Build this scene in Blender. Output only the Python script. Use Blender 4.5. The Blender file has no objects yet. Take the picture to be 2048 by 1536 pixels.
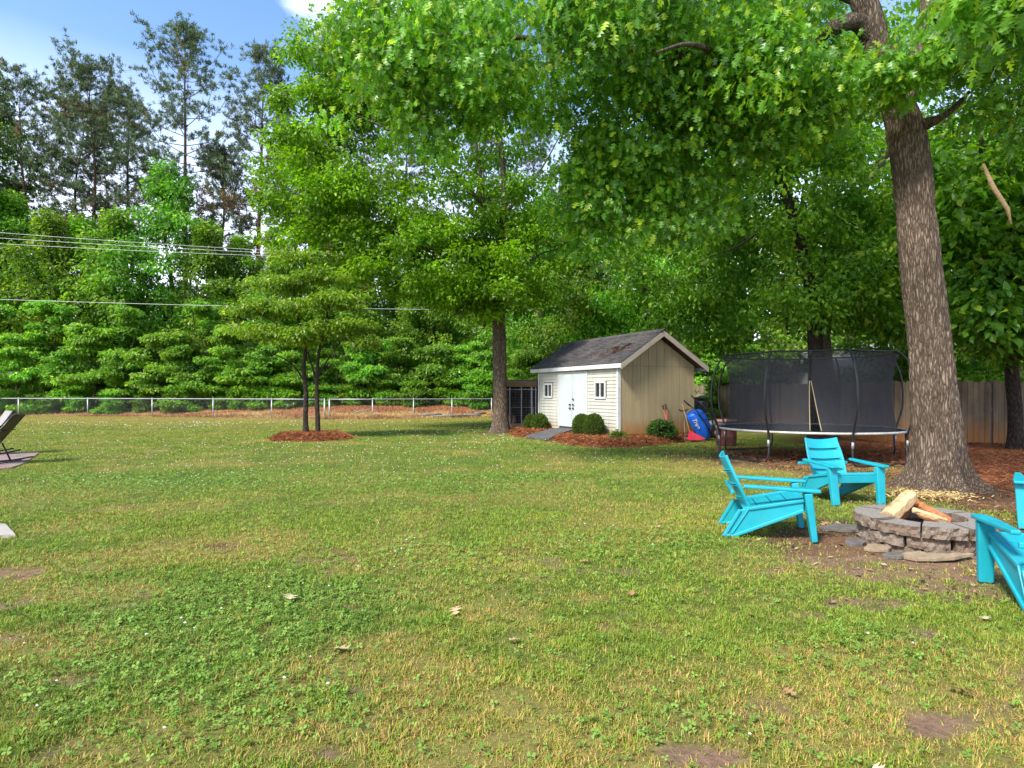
import bpy, bmesh, math, random
import numpy as np
from mathutils import Vector, Matrix

scene = bpy.context.scene
COL = scene.collection
R = math.radians
EYE = 1.5            # camera height
FOC = 1200.0         # focal length in pixels of a 2048 wide frame
HOR = 784.0          # row of the horizon
rng = np.random.default_rng(7)
random.seed(7)

def G(px, py):
    """ground point seen at a pixel of the 2048 px photograph"""
    d = py - HOR
    return ((px - 1024) / d * EYE, FOC * EYE / d)

def at(px, py, Y):
    return Vector(((px - 1024) / FOC * Y, Y, EYE + (HOR - py) / FOC * Y))

# ------------------------------------------------------------------ objects
def tag(o, label=None, cat=None, group=None, kind=None):
    if label: o['label'] = label
    if cat: o['category'] = cat
    if group: o['group'] = group
    if kind: o['kind'] = kind
    return o

def thing(name, label, cat, loc=(0, 0, 0), rz=0.0, group=None):
    o = bpy.data.objects.new(name, None)
    o.empty_display_size = 0.2
    COL.objects.link(o)
    o.location = loc
    o.rotation_euler = (0, 0, rz)
    return tag(o, label, cat, group)

def link_mesh(name, me, mat, parent=None):
    o = bpy.data.objects.new(name, me)
    COL.objects.link(o)
    if mat is not None and len(me.materials) == 0:
        me.materials.append(mat)
    if parent is not None: o.parent = parent
    return o

def dup(root, loc, rz=0.0, label=None, group=None, scale=None):
    r = root.copy(); COL.objects.link(r)
    r.location = loc; r.rotation_euler = (0, 0, rz)
    if scale is not None: r.scale = scale
    if label: r['label'] = label
    if group: r['group'] = group
    for ch in list(root.children):
        c = ch.copy(); COL.objects.link(c); c.parent = r
        for g in list(ch.children):
            d = g.copy(); COL.objects.link(d); d.parent = c
    return r

def np_mesh(name, verts, faces, color=None, smooth=False):
    """verts (n,3), faces (m,k) -> mesh with optional point colour attribute"""
    verts = np.ascontiguousarray(verts, np.float32)
    faces = np.ascontiguousarray(faces, np.int32)
    m, k = faces.shape
    me = bpy.data.meshes.new(name)
    me.vertices.add(len(verts)); me.vertices.foreach_set('co', verts.ravel())
    me.loops.add(m * k); me.loops.foreach_set('vertex_index', faces.ravel())
    me.polygons.add(m)
    me.polygons.foreach_set('loop_start', np.arange(0, m * k, k, dtype=np.int32))
    me.polygons.foreach_set('use_smooth', np.full(m, smooth))
    if color is not None:
        a = me.attributes.new('col', 'FLOAT_COLOR', 'POINT')
        c = np.ones((len(verts), 4), np.float32); c[:, :3] = color
        a.data.foreach_set('color', c.ravel())
    me.update(calc_edges=True)
    return me

class MB:
    """collects simple shapes and links them as one mesh object"""
    def __init__(s): s.v = []; s.f = []
    def add(s, vs, fs):
        n = len(s.v); s.v += [tuple(p) for p in vs]; s.f += [[i + n for i in f] for f in fs]
    def box(s, c, d, M=None):
        x, y, z = d[0] / 2, d[1] / 2, d[2] / 2
        vs = [Vector((a * x, b * y, e * z)) for a in (-1, 1) for b in (-1, 1) for e in (-1, 1)]
        if M is not None: vs = [M @ v for v in vs]
        c = Vector(c)
        s.add([v + c for v in vs], [[0, 1, 3, 2], [4, 6, 7, 5], [0, 4, 5, 1], [2, 3, 7, 6], [0, 2, 6, 4], [1, 5, 7, 3]])
    def bar(s, a, b, w, h, up=(0, 0, 1), w2=None, h2=None):
        a, b = Vector(a), Vector(b); d = (b - a).normalized()
        u = Vector(up); x = d.cross(u)
        if x.length < 1e-4: x = d.cross(Vector((1, 0, 0)))
        x.normalize(); u = x.cross(d).normalized()
        w2 = w if w2 is None else w2; h2 = h if h2 is None else h2
        vs = [a + x * (i * w / 2) + u * (j * h / 2) for i, j in ((-1, -1), (1, -1), (1, 1), (-1, 1))] + \
             [b + x * (i * w2 / 2) + u * (j * h2 / 2) for i, j in ((-1, -1), (1, -1), (1, 1), (-1, 1))]
        s.add(vs, [[3, 2, 1, 0], [4, 5, 6, 7], [0, 1, 5, 4], [1, 2, 6, 5], [2, 3, 7, 6], [3, 0, 4, 7]])
    def tube(s, pts, rad, n=8, closed=False, cap=True):
        pts = [Vector(p) for p in pts]; m = len(pts)
        if not hasattr(rad, '__len__'): rad = [rad] * m
        ref = None; vs = []
        for i, p in enumerate(pts):
            if closed: t = pts[(i + 1) % m] - pts[i - 1]
            else: t = pts[min(i + 1, m - 1)] - pts[max(i - 1, 0)]
            if t.length < 1e-9: t = Vector((0, 0, 1))
            t.normalize()
            if ref is None:
                ref = t.cross(Vector((0, 0, 1)))
                if ref.length < 0.1: ref = t.cross(Vector((1, 0, 0)))
            x = (ref - t * ref.dot(t)).normalized(); ref = x; y = t.cross(x)
            for k in range(n):
                a = 2 * math.pi * k / n
                vs.append(p + (x * math.cos(a) + y * math.sin(a)) * rad[i])
        fs = []
        for i in range(m if closed else m - 1):
            j = (i + 1) % m
            for k in range(n):
                fs.append([i * n + k, i * n + (k + 1) % n, j * n + (k + 1) % n, j * n + k])
        if cap and not closed:
            fs.append(list(range(n))[::-1]); fs.append([(m - 1) * n + k for k in range(n)])
        s.add(vs, fs)
    def lathe(s, c, prof, n=24, M=None):
        c = Vector(c); vs = []; fs = []; m = len(prof)
        for r, z in prof:
            for k in range(n):
                a = 2 * math.pi * k / n
                v = Vector((r * math.cos(a), r * math.sin(a), z))
                vs.append((M @ v if M is not None else v) + c)
        for i in range(m - 1):
            for k in range(n):
                fs.append([i * n + k, i * n + (k + 1) % n, (i + 1) * n + (k + 1) % n, (i + 1) * n + k])
        fs.append(list(range(n))[::-1]); fs.append([(m - 1) * n + k for k in range(n)])
        s.add(vs, fs)
    def prism(s, outline, o, ux, uy, un, th):
        """extrude a 2-D outline lying in plane (o, ux, uy) by th along un, centred"""
        o, ux, uy, un = Vector(o), Vector(ux), Vector(uy), Vector(un)
        n = len(outline)
        A = [o + ux * a + uy * b - un * (th / 2) for a, b in outline]
        B = [o + ux * a + uy * b + un * (th / 2) for a, b in outline]
        fs = [list(range(n))[::-1], list(range(n, 2 * n))]
        for i in range(n):
            j = (i + 1) % n
            fs.append([i, j, n + j, n + i])
        s.add(A + B, fs)
    def build(s, name, mat, parent=None, smooth=False, bevel=0, seg=2, M=None):
        me = bpy.data.meshes.new(name)
        me.from_pydata([tuple(v) for v in s.v], [], s.f)
        bm = bmesh.new(); bm.from_mesh(me)
        bmesh.ops.recalc_face_normals(bm, faces=bm.faces)
        bm.to_mesh(me); bm.free()
        if smooth:
            me.polygons.foreach_set('use_smooth', [True] * len(me.polygons))
        me.update()
        o = link_mesh(name, me, mat, parent)
        if bevel:
            b = o.modifiers.new('bevel', 'BEVEL'); b.width = bevel; b.segments = seg
            b.limit_method = 'ANGLE'; b.angle_limit = R(40)
        return o

# ------------------------------------------------------------------ noise
def _h(ix, iy, seed):
    n = (ix.astype(np.int64) * 374761393 + iy.astype(np.int64) * 668265263 + seed * 1442695041) & 0xFFFFFFFF
    n = ((n ^ (n >> 13)) * 1274126177) & 0xFFFFFFFF
    n = n ^ (n >> 16)
    return (n & 0xFFFFFF).astype(np.float64) / 0xFFFFFF

def vnoise(x, y, seed=0):
    x = np.asarray(x, float); y = np.asarray(y, float)
    ix = np.floor(x); iy = np.floor(y); fx = x - ix; fy = y - iy
    fx = fx * fx * (3 - 2 * fx); fy = fy * fy * (3 - 2 * fy)
    a = _h(ix, iy, seed); b = _h(ix + 1, iy, seed); c = _h(ix, iy + 1, seed); d = _h(ix + 1, iy + 1, seed)
    return (a + (b - a) * fx) * (1 - fy) + (c + (d - c) * fx) * fy

def fbm(x, y, seed=0, oct=4):
    s = 0; a = .5; t = 0
    for i in range(oct):
        s = s + a * vnoise(x * 2 ** i, y * 2 ** i, seed + i * 17); t += a; a *= .55
    return s / t

def sstep(a, b, x):
    t = np.clip((x - a) / (b - a), 0, 1); return t * t * (3 - 2 * t)

# ------------------------------------------------------------------ materials
class NT:
    def __init__(s, name):
        s.m = bpy.data.materials.new(name); s.m.use_nodes = True
        s.t = s.m.node_tree; s.n = s.t.nodes; s.n.clear()
        s.out = s.n.new('ShaderNodeOutputMaterial')
    def new(s, t, **k):
        n = s.n.new(t)
        for a, b in k.items(): setattr(n, a, b)
        return n
    def l(s, a, b): s.t.links.new(a, b)
    def noise(s, scale, detail=5, rough=.55, vec=None, dist=0.0):
        n = s.new('ShaderNodeTexNoise'); n.inputs['Scale'].default_value = scale
        n.inputs['Detail'].default_value = detail; n.inputs['Roughness'].default_value = rough
        n.inputs['Distortion'].default_value = dist
        if vec is not None: s.l(vec, n.inputs['Vector'])
        return n.outputs['Fac']
    def coords(s, kind='Object', scale=(1, 1, 1), rot=(0, 0, 0)):
        c = s.new('ShaderNodeTexCoord'); m = s.new('ShaderNodeMapping')
        m.inputs['Scale'].default_value = scale; m.inputs['Rotation'].default_value = rot
        s.l(c.outputs[kind], m.inputs['Vector']); return m.outputs['Vector']
    def ramp(s, fac, stops):
        r = s.new('ShaderNodeValToRGB'); e = r.color_ramp.elements
        while len(e) < len(stops): e.new(.5)
        for i, (p, c) in enumerate(stops):
            e[i].position = p; e[i].color = (c[0], c[1], c[2], 1) if hasattr(c, '__len__') else (c, c, c, 1)
        s.l(fac, r.inputs['Fac']); return r.outputs['Color']
    def mix(s, fac, a, b, mode='MIX'):
        m = s.new('ShaderNodeMix', data_type='RGBA', blend_type=mode)
        for k, v in ((0, fac), (6, a), (7, b)):
            if isinstance(v, (int, float)): m.inputs[k].default_value = v
            elif hasattr(v, '__len__'): m.inputs[k].default_value = (v[0], v[1], v[2], 1)
            else: s.l(v, m.inputs[k])
        return m.outputs[2]
    def math(s, op, a, b=0.0):
        m = s.new('ShaderNodeMath', operation=op)
        for k, v in ((0, a), (1, b)):
            if isinstance(v, (int, float)): m.inputs[k].default_value = v
            else: s.l(v, m.inputs[k])
        return m.outputs[0]
    def bump(s, h, strength=.4, dist=.02):
        b = s.new('ShaderNodeBump'); b.inputs['Strength'].default_value = strength
        b.inputs['Distance'].default_value = dist; s.l(h, b.inputs['Height']); return b.outputs['Normal']
    def pbr(s, color, rough=.6, spec=.5, metal=0.0, normal=None):
        p = s.new('ShaderNodeBsdfPrincipled')
        for k, v in (('Base Color', color), ('Roughness', rough)):
            if isinstance(v, (int, float)): p.inputs[k].default_value = v
            elif hasattr(v, '__len__'): p.inputs[k].default_value = (v[0], v[1], v[2], 1)
            else: s.l(v, p.inputs[k])
        p.inputs['Metallic'].default_value = metal
        p.inputs['Specular IOR Level'].default_value = spec
        if normal is not None: s.l(normal, p.inputs['Normal'])
        return p
    def done(s, sh):
        s.l(sh.outputs[0] if hasattr(sh, 'outputs') else sh, s.out.inputs['Surface']); return s.m

def m_plain(name, col, rough=.5, spec=.5, metal=0.0, var=.12, scale=6.0, bump=0.0, dirt=None):
    t = NT(name); v = t.coords()
    n = t.noise(scale, 6, .6, v)
    c2 = tuple(x * (1 - var) for x in col); c1 = tuple(min(1, x * (1 + var)) for x in col)
    c = t.ramp(n, [(.3, c2), (.7, c1)])
    if dirt:
        n2 = t.noise(scale * .6, 6, .7, v)
        c = t.mix(t.ramp(n2, [(.5, 0.0), (.72, .75)]), c, dirt)
    r = t.ramp(n, [(.3, rough * .85), (.7, min(1, rough * 1.15))])
    nb = t.bump(t.noise(scale * 12, 4, .6, v), bump, .004) if bump else None
    return t.done(t.pbr(c, r, spec, metal, nb))

def m_leaf(name, trans=.54, rough=.42, tint=.15, tcol=(1.25, 1.35, .40), gain=1.3):
    t = NT(name)
    a = t.new('ShaderNodeAttribute', attribute_name='col').outputs['Color']
    oi = t.new('ShaderNodeObjectInfo').outputs['Random']
    hs = t.new('ShaderNodeHueSaturation')
    hs.inputs['Saturation'].default_value = 1.0
    t.l(t.math('ADD', t.math('MULTIPLY', oi, .018), .482), hs.inputs['Hue'])
    t.l(t.math('ADD', t.math('MULTIPLY', oi, tint * 2 * gain), (1 - tint) * gain), hs.inputs['Value'])
    hs.inputs['Saturation'].default_value = 1.06
    t.l(a, hs.inputs['Color'])
    p = t.pbr(hs.outputs['Color'], rough, .45)
    tr = t.new('ShaderNodeBsdfTranslucent')
    t.l(t.mix(1.0, hs.outputs['Color'], tcol, 'MULTIPLY'), tr.inputs['Color'])
    mx = t.new('ShaderNodeMixShader'); mx.inputs[0].default_value = trans
    t.l(p.outputs[0], mx.inputs[1]); t.l(tr.outputs[0], mx.inputs[2])
    return t.done(mx)

def m_attr(name, rough=.8, spec=.2, trans=0.0):
    t = NT(name)
    a = t.new('ShaderNodeAttribute', attribute_name='col').outputs['Color']
    p = t.pbr(a, rough, spec)
    if trans:
        tr = t.new('ShaderNodeBsdfTranslucent'); t.l(a, tr.inputs['Color'])
        mx = t.new('ShaderNodeMixShader'); mx.inputs[0].default_value = trans
        t.l(p.outputs[0], mx.inputs[1]); t.l(tr.outputs[0], mx.inputs[2]); p = mx
    return t.done(p)

def m_bark(name, c0, c1, c2, sc=1.0, bump=.9):
    t = NT(name)
    v = t.coords('Object', (20 * sc, 20 * sc, 3.2 * sc))
    n1 = t.noise(1.1, 9, .7, v, .8); fine = t.noise(4.5, 6, .75, v)
    vo = t.new('ShaderNodeTexVoronoi', feature='DISTANCE_TO_EDGE'); vo.inputs['Scale'].default_value = 1.5
    vv = t.new('ShaderNodeVectorMath', operation='ADD')
    t.l(v, vv.inputs[0])
    nn = t.new('ShaderNodeTexNoise'); nn.inputs['Scale'].default_value = 2.0; t.l(v, nn.inputs['Vector'])
    t.l(nn.outputs['Color'], vv.inputs[1]); t.l(vv.outputs[0], vo.inputs['Vector'])
    h = t.math('ADD', t.math('MULTIPLY', t.math('MINIMUM', vo.outputs['Distance'], .35), 1.6), t.math('ADD', t.math('MULTIPLY', n1, .55), t.math('MULTIPLY', t.math('SUBTRACT', fine, .5), .5)))
    c = t.ramp(h, [(.18, c0), (.5, c1), (.85, c2)])
    big = t.noise(1.1, 4, .6, t.coords('Object', (1, 1, .6)))
    c = t.mix(t.ramp(t.math('ADD', big, t.math('MULTIPLY', t.math('SUBTRACT', fine, .5), .25)), [(.46, 0.0), (.60, .7)]), c, t.mix(.5, c, tuple(x * .25 for x in c1)))
    return t.done(t.pbr(c, .9, .15, 0, t.bump(h, bump, .03)))

M = {}
M['bark_oak'] = m_bark('oak_bark', (.030, .021, .015), (.145, .105, .075), (.31, .24, .175), 1.0)
M['bark_dark'] = m_bark('dark_bark', (.015, .012, .010), (.06, .045, .035), (.13, .10, .08), 1.3)
M['bark_mid'] = m_bark('mid_bark', (.03, .022, .017), (.13, .10, .075), (.26, .21, .165), 1.2)
M['bark_pine'] = m_bark('pine_bark', (.025, .017, .012), (.10, .065, .045), (.20, .14, .10), .9)
M['leaf'] = m_leaf('broad_leaf')
M['leaf_oak'] = m_leaf('oak_leaf', .50, .36, .1)
M['needle'] = m_leaf('pine_needle', .2, .6, .12)
M['grass'] = m_attr('grass_blade', .6, .25, .25)
M['straw'] = m_attr('pine_straw', .8, .15, .1)
M['teal'] = m_plain('teal_plastic', (.010, .32, .395), .45, .4, 0, .10, 5.0, .05, (.04, .31, .36))
M['black_metal'] = m_plain('black_metal', (.014, .014, .016), .38, .5, 0, .2, 8)
M['galv'] = m_plain('galvanised_steel', (.42, .43, .44), .45, .5, .6, .15, 12)
M['mesh_wire'] = m_plain('mesh_wire', (.16, .165, .17), .5, .4, .3, .1, 3)
M['wire'] = m_plain('pale_wire', (.55, .56, .56), .5, .5, .2, .05, 3)
M['white'] = m_plain('white_paint', (.58, .59, .58), .5, .4, 0, .07, 5, .05, (.33, .32, .28))
M['door'] = m_plain('door_paint', (.46, .52, .525), .5, .4, 0, .06, 3, .05, (.38, .41, .40))
M['black'] = m_plain('black_plastic', (.012, .012, .013), .5, .5, 0, .2, 8)
M['rubber'] = m_plain('rubber', (.02, .02, .021), .85, .2, 0, .3, 14, .3)
M['red'] = m_plain('red_plastic', (.52, .03, .06), .5, .4, 0, .12, 6)
M['pinkred'] = m_plain('faded_red_paint', (.55, .10, .07), .6, .3, 0, .2, 8)
M['blue'] = m_plain('blue_plastic', (.012, .13, .62), .32, .5, 0, .06, 4)
M['wood_handle'] = m_plain('ash_handle', (.42, .28, .14), .6, .3, 0, .2, 12)
M['grey_metal'] = m_plain('grey_metal', (.22, .22, .23), .5, .5, .4, .2, 9)
M['barrel'] = m_plain('barrel_red', (.14, .045, .035), .7, .3, 0, .35, 5, .2, (.25, .16, .13))
M['barrel_rim'] = m_plain('barrel_rim', (.42, .25, .20), .7, .3, 0, .2, 5)
M['concrete'] = m_plain('concrete', (.36, .33, .29), .9, .2, 0, .15, 7, .4)
M['paver'] = m_plain('patio_stone', (.27, .19, .17), .9, .2, 0, .3, 5, .5, (.15, .13, .12))
M['flag'] = m_plain('flagstone', (.30, .23, .15), .9, .2, 0, .35, 6, .6, (.12, .10, .08))
M['slate'] = m_plain('flagstone_dark', (.13, .12, .11), .9, .2, 0, .3, 6, .6)
M['fabric'] = m_plain('sling_fabric_shaded', (.10, .085, .045), .85, .2, 0, .15, 40, .3)  # dark olive: shade on the turned-away rocker back put into the colour
M['fabric_lit'] = m_plain('sling_fabric_lit', (.28, .26, .25), .85, .2, 0, .12, 60, .3)  # lighter grey: sunlight on the second rocker's back put into the colour
M['pillow'] = m_plain('pillow_cloth', (.50, .50, .48), .9, .1, 0, .1, 14, .2)
M['blue_cloth'] = m_plain('blue_cushion', (.05, .09, .14), .9, .1, 0, .2, 14, .2)
M['board_grey'] = m_plain('grey_board', (.42, .43, .42), .6, .3, 0, .08, 5)
M['pink'] = m_plain('pink_toy', (.35, .16, .15), .6, .3, 0, .2, 5)

def m_block():
    t = NT('concrete_block'); v = t.coords('Object')
    oi = t.new('ShaderNodeObjectInfo').outputs['Random']
    n = t.noise(14, 8, .7, v); n2 = t.noise(70, 4, .6, v)
    c = t.ramp(n, [(.25, (.12, .085, .06)), (.5, (.25, .195, .15)), (.75, (.36, .315, .265))])
    c = t.mix(t.math('MULTIPLY', oi, .8), c, t.mix(.6, c, (.15, .085, .05), 'MIX'))
    geo = t.new('ShaderNodeNewGeometry'); sz = t.new('ShaderNodeSeparateXYZ'); t.l(geo.outputs['True Normal'], sz.inputs[0])
    c = t.mix(t.ramp(n2, [(.35, .55), (.55, 0.0)]), c, (.08, .07, .06))
    c = t.mix(t.ramp(t.math('ADD', sz.outputs['Z'], t.math('MULTIPLY', t.math('SUBTRACT', n, .5), .4)), [(.72, 0.0), (.9, .75)]), c, t.ramp(n2, [(.3, (.20, .185, .165)), (.7, (.34, .32, .29))]))
    h = t.math('ADD', t.math('MULTIPLY', n, 1.0), t.math('MULTIPLY', n2, .5))
    return t.done(t.pbr(c, .95, .15, 0, t.bump(h, .9, .02)))
M['block'] = m_block()

def m_shingle():
    t = NT('asphalt_shingle')
    v = t.coords('UV') if False else t.coords('Object')
    b = t.new('ShaderNodeTexBrick'); t.l(t.coords('Object', (1, 1, 1)), b.inputs['Vector'])
    b.inputs['Scale'].default_value = 3.4; b.inputs['Mortar Size'].default_value = .018
    b.inputs['Brick Width'].default_value = .9; b.inputs['Row Height'].default_value = .5
    b.inputs['Color1'].default_value = (.055, .052, .055, 1); b.inputs['Color2'].default_value = (.10, .092, .094, 1)
    b.inputs['Mortar'].default_value = (.02, .02, .022, 1)
    n = t.noise(120, 3, .7, v); n2 = t.noise(1.4, 5, .6, v)
    c = t.mix(.6, b.outputs['Color'], t.ramp(n, [(.3, .35), (.75, 1.5)]), 'MULTIPLY')
    c = t.mix(t.ramp(n2, [(.45, 0.0), (.75, .5)]), c, (.15, .135, .125))
    h = t.math('ADD', b.outputs['Fac'], t.math('MULTIPLY', n, -.3))
    nb = t.new('ShaderNodeBump', invert=True); nb.inputs['Strength'].default_value = .5
    nb.inputs['Distance'].default_value = .02; t.l(h, nb.inputs['Height'])
    return t.done(t.pbr(c, .95, .15, 0, nb.outputs['Normal']))
M['shingle'] = m_shingle()

def m_stained(name, col, stain, zt, dark, streak=(14, 14, .6), boards=False):
    """painted or weathered wood with soil splash stains near the ground"""
    t = NT(name)
    v = t.coords('Object'); s = t.new('ShaderNodeSeparateXYZ'); t.l(v, s.inputs[0])
    g = t.noise(1.0, 6, .65, t.coords('Object', streak)); n = t.noise(2.2, 5, .6, v)
    c = t.ramp(g, [(.3, tuple(x * .82 for x in col)), (.7, tuple(min(1, x * 1.12) for x in col))])
    c = t.mix(t.ramp(n, [(.42, 0.0), (.7, .55)]), c, dark)
    bd = t.noise(1.0, 2, .5, t.coords('Object', (streak[0] * .55, streak[1] * .55, .12)))
    c = t.mix(.8, c, t.ramp(bd, [(.32, .55), (.68, 1.35)]), 'MULTIPLY') if boards else c
    zz = t.math('ADD', s.outputs['Z'], t.math('MULTIPLY', t.math('SUBTRACT', g, .5), zt * 1.6))
    f = t.ramp(t.math('DIVIDE', zz, zt), [(.15, .9), (1.0, 0.0)])
    c = t.mix(f, c, stain)
    return t.done(t.pbr(c, .8, .25, 0, t.bump(g, .35, .006)))
M['panel'] = m_stained('tan_panel', (.40, .315, .18), (.36, .17, .055), .6, (.33, .26, .155))
M['siding'] = m_stained('cream_siding', (.46, .455, .40), (.38, .31, .21), .4, (.40, .40, .345))
M['fence_wood'] = m_stained('weathered_fence', (.25, .185, .12), (.38, .15, .045), .85, (.085, .062, .045), (9, 9, .5), True)
M['old_wood'] = m_stained('old_brown_wood', (.17, .105, .055), (.17, .105, .055), .1, (.09, .06, .035), (3, 3, 3))
M['grey_wood'] = m_stained('grey_wood', (.21, .19, .17), (.2, .15, .1), .1, (.12, .11, .10), (4, 4, 4))

def m_glass():
    t = NT('dark_window_glass')
    n = t.noise(3, 3, .5, t.coords('Object'))
    c = t.ramp(n, [(.4, (.012, .014, .015)), (.7, (.07, .075, .075))])
    return t.done(t.pbr(c, .08, .6))
M['glass'] = m_glass()

def m_net():
    t = NT('safety_net')
    v = t.coords('Object')
    n = t.noise(3.0, 5, .6, v)
    p = t.pbr((.040, .040, .048), .7, .3)
    tr = t.new('ShaderNodeBsdfTransparent')
    mx = t.new('ShaderNodeMixShader')
    t.l(t.ramp(n, [(.3, .50), (.7, .60)]), mx.inputs[0])
    t.l(tr.outputs[0], mx.inputs[1]); t.l(p.outputs[0], mx.inputs[2])
    return t.done(mx)
M['net'] = m_net()

def m_wood_split(name, c0, c1):
    t = NT(name); v = t.coords('Object', (30, 3, 30))
    n = t.noise(1.2, 7, .65, v, .8)
    return t.done(t.pbr(t.ramp(n, [(.3, c0), (.7, c1)]), .75, .25, 0, t.bump(n, .6, .01)))
M['log_pale'] = m_wood_split('split_wood_pale', (.40, .24, .11), (.70, .50, .27))
M['log_red'] = m_wood_split('split_wood_red', (.28, .09, .035), (.46, .20, .08))

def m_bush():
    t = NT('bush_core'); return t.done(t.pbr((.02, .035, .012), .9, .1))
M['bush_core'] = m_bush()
# ------------------------------------------------------------------ terrain fields
FENCE = [(-60, 42.5), (-30.2, 37.5), (-26.3, 37.2), (-21.8, 36.2), (-17.4, 35.0), (-13.4, 33.9), (-9.95, 32.7), (-1.3, 35.3), (1.8, 36.2), (60, 40)]
FX = np.array([p[0] for p in FENCE], float); FY = np.array([p[1] for p in FENCE], float)
def yfence(x): return np.interp(x, FX, FY)

def height(x, y):
    x = np.asarray(x, float); y = np.asarray(y, float)
    d = y - yfence(x) - .15
    z = .62 * sstep(0, 5.5, d) + .010 * np.clip(d - 5, 0, 60)
    k = sstep(3.0, 7.0, x)                      # flat yards right of the shed
    z = z * (1 - .8 * k * (1 - sstep(45, 60, y)))
    return z + .012 * (fbm(x * .8, y * .8, 3) - .5)

def hz(x, y): return float(height(np.array([x]), np.array([y]))[0])

def blobs(x, y, L, sharp=.35, seed=5, nz=.9):
    """noisy edged patches, each (cx, cy, rx, ry, strength)"""
    n = (fbm(x * 2.2, y * 2.2, seed) - .5) * nz
    m = np.zeros_like(x, dtype=float)
    for cx, cy, rx, ry, st in L:
        d = np.sqrt(((x - cx) / rx) ** 2 + ((y - cy) / ry) ** 2) + n
        m = np.maximum(m, st * (1 - sstep(1 - sharp, 1 + sharp, d)))
    return m

def gp(px, py, rx, ry, st=1.0):
    c = G(px, py); return (c[0], c[1], rx, ry, st)

SOIL = [(4.15, 6.0, 1.35, 1.15, 1), (3.45, 6.1, .9, .7, .95), (4.5, 5.0, 1.5, .6, .95), (3.3, 5.6, .9, .5, .9), (5.3, 5.8, 1.2, 1.2, .9), (6.9, 13.6, 2.9, 2.3, 1), (5.6, 12.0, 1.2, .7, .8),
        gp(440, 1092, .28, .12, .8), gp(1875, 1450, .22, .13, .85), gp(1865, 1268, .2, .10, .85), gp(1610, 1230, .14, .08, .6),
        gp(22, 1148, .28, .16, .9), gp(0, 1215, .2, .13, .9), gp(8, 1278, .12, .09, .95), gp(660, 1508, .14, .06, .75), gp(1400, 1512, .15, .07, .8),
        gp(1760, 1210, .4, .14, .8), gp(1950, 1180, .5, .3, .9), gp(1000, 866, .9, .7, .8), (-.2, 22.4, .9, .5, .7), (8.4, 10.5, 3, 3.0, .85),
        (6.9, 8.4, 1.6, 1.4, .9)]
DRY = [gp(440, 1095, .8, .5, 1), gp(520, 1075, .5, .35, 1), gp(235, 1108, .35, .2, 1), gp(160, 1185, .6, .22, .9), gp(1170, 1195, .16, .1, 1), gp(60, 985, 1.6, 1.2, .6),
       gp(850, 1345, .35, .22, .9), gp(760, 1290, .35, .16, .8), gp(1040, 1490, .5, .22, .9), gp(860, 1470, .4, .2, .75), gp(1480, 1450, .45, .3, .9),
       gp(1690, 1420, .5, .3, .75), gp(1330, 1370, .35, .2, .7), gp(1550, 935, 2.6, 1.6, .95), gp(1460, 1010, .8, .5, .5), gp(1620, 1130, 1.0, .5, .6),
       gp(90, 1290, .6, .3, .8), gp(1080, 1000, .8, .5, .6), gp(640, 1340, .4, .2, .7), gp(1800, 1330, .6, .3, .6), gp(880, 1180, .6, .3, .5),
       gp(1000, 1430, .9, .3, .6), gp(620, 1480, .5, .2, .6), gp(1250, 1480, .6, .22, .6), gp(2000, 1400, .4, .4, .6)]
CLOVER = [gp(450, 1230, .95, .75, 1), gp(250, 1330, .6, .5, 1), gp(480, 1400, .6, .35, .9), gp(640, 1200, .5, .5, .8), gp(1250, 1090, .9, .6, .7),
          gp(330, 960, 2.2, 1.4, .8), gp(560, 935, 3, 1.6, .7), gp(1720, 1300, .45, .3, .7), gp(1350, 1460, .4, .2, .6), gp(900, 960, 2.4, 1.4, .5), gp(820, 1110, .8, .5, .6)]
LUSH = [gp(850, 905, 5, 3.6, 1), gp(600, 930, 5, 2.6, .8), gp(950, 868, 4.5, 2.6, 1), gp(1150, 960, 3, 1.6, .7), gp(450, 1230, 1.2, .9, .8), gp(1330, 940, 2.5, 1.2, .4)]

def f_soil(x, y):
    m = np.clip(blobs(x, y, SOIL, .45, 5, 1.3) * np.where(y < 5.2, .55 + .8 * sstep(.35, .6, fbm(x * 9, y * 9, 43)), 1), 0, 1)
    return np.clip(m + .6 * sstep(.68, .78, fbm(x * 2.6, y * 3.2, 41)) * (y < 14), 0, 1)
def f_strawbed(x, y):
    a = x + .9 * (fbm(x * .9, y * .9, 61) - .5)
    s = sstep(7.3, 8.3, a - .10 * (y - 9.5)) * sstep(6.0, 7.4, y) * (1 - sstep(18.5, 19.5, y))
    return np.maximum(s, sstep(0, .25, mound(x, y)) * (y > 14))
BED = [(-.35, 21.9), (-.1, 20.3), (.3, 19.3), (1.0, 18.2), (1.5, 16.7), (2.3, 15.95), (3.1, 15.9), (4.1, 16.6), (4.8, 17.4), (5.4, 17.9), (6.0, 18.6), (6.0, 19.4), (4.6, 19.4), (2.2, 21.4), (.6, 23.0)]
RAMP = [(1.62, 20.9), (2.12, 19.9), (1.10, 18.2), (.38, 19.55)]
RING = (-6.42, 19.2, 1.45, 1.35)
def poly_in(x, y, P):
    c = np.zeros(len(x), bool); n = len(P)
    for i in range(n):
        (x1, y1), (x2, y2) = P[i], P[i - 1]
        if y1 == y2: continue
        c ^= ((y1 > y) != (y2 > y)) & (x < (x2 - x1) * (y - y1) / (y2 - y1) + x1)
    return c
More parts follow.
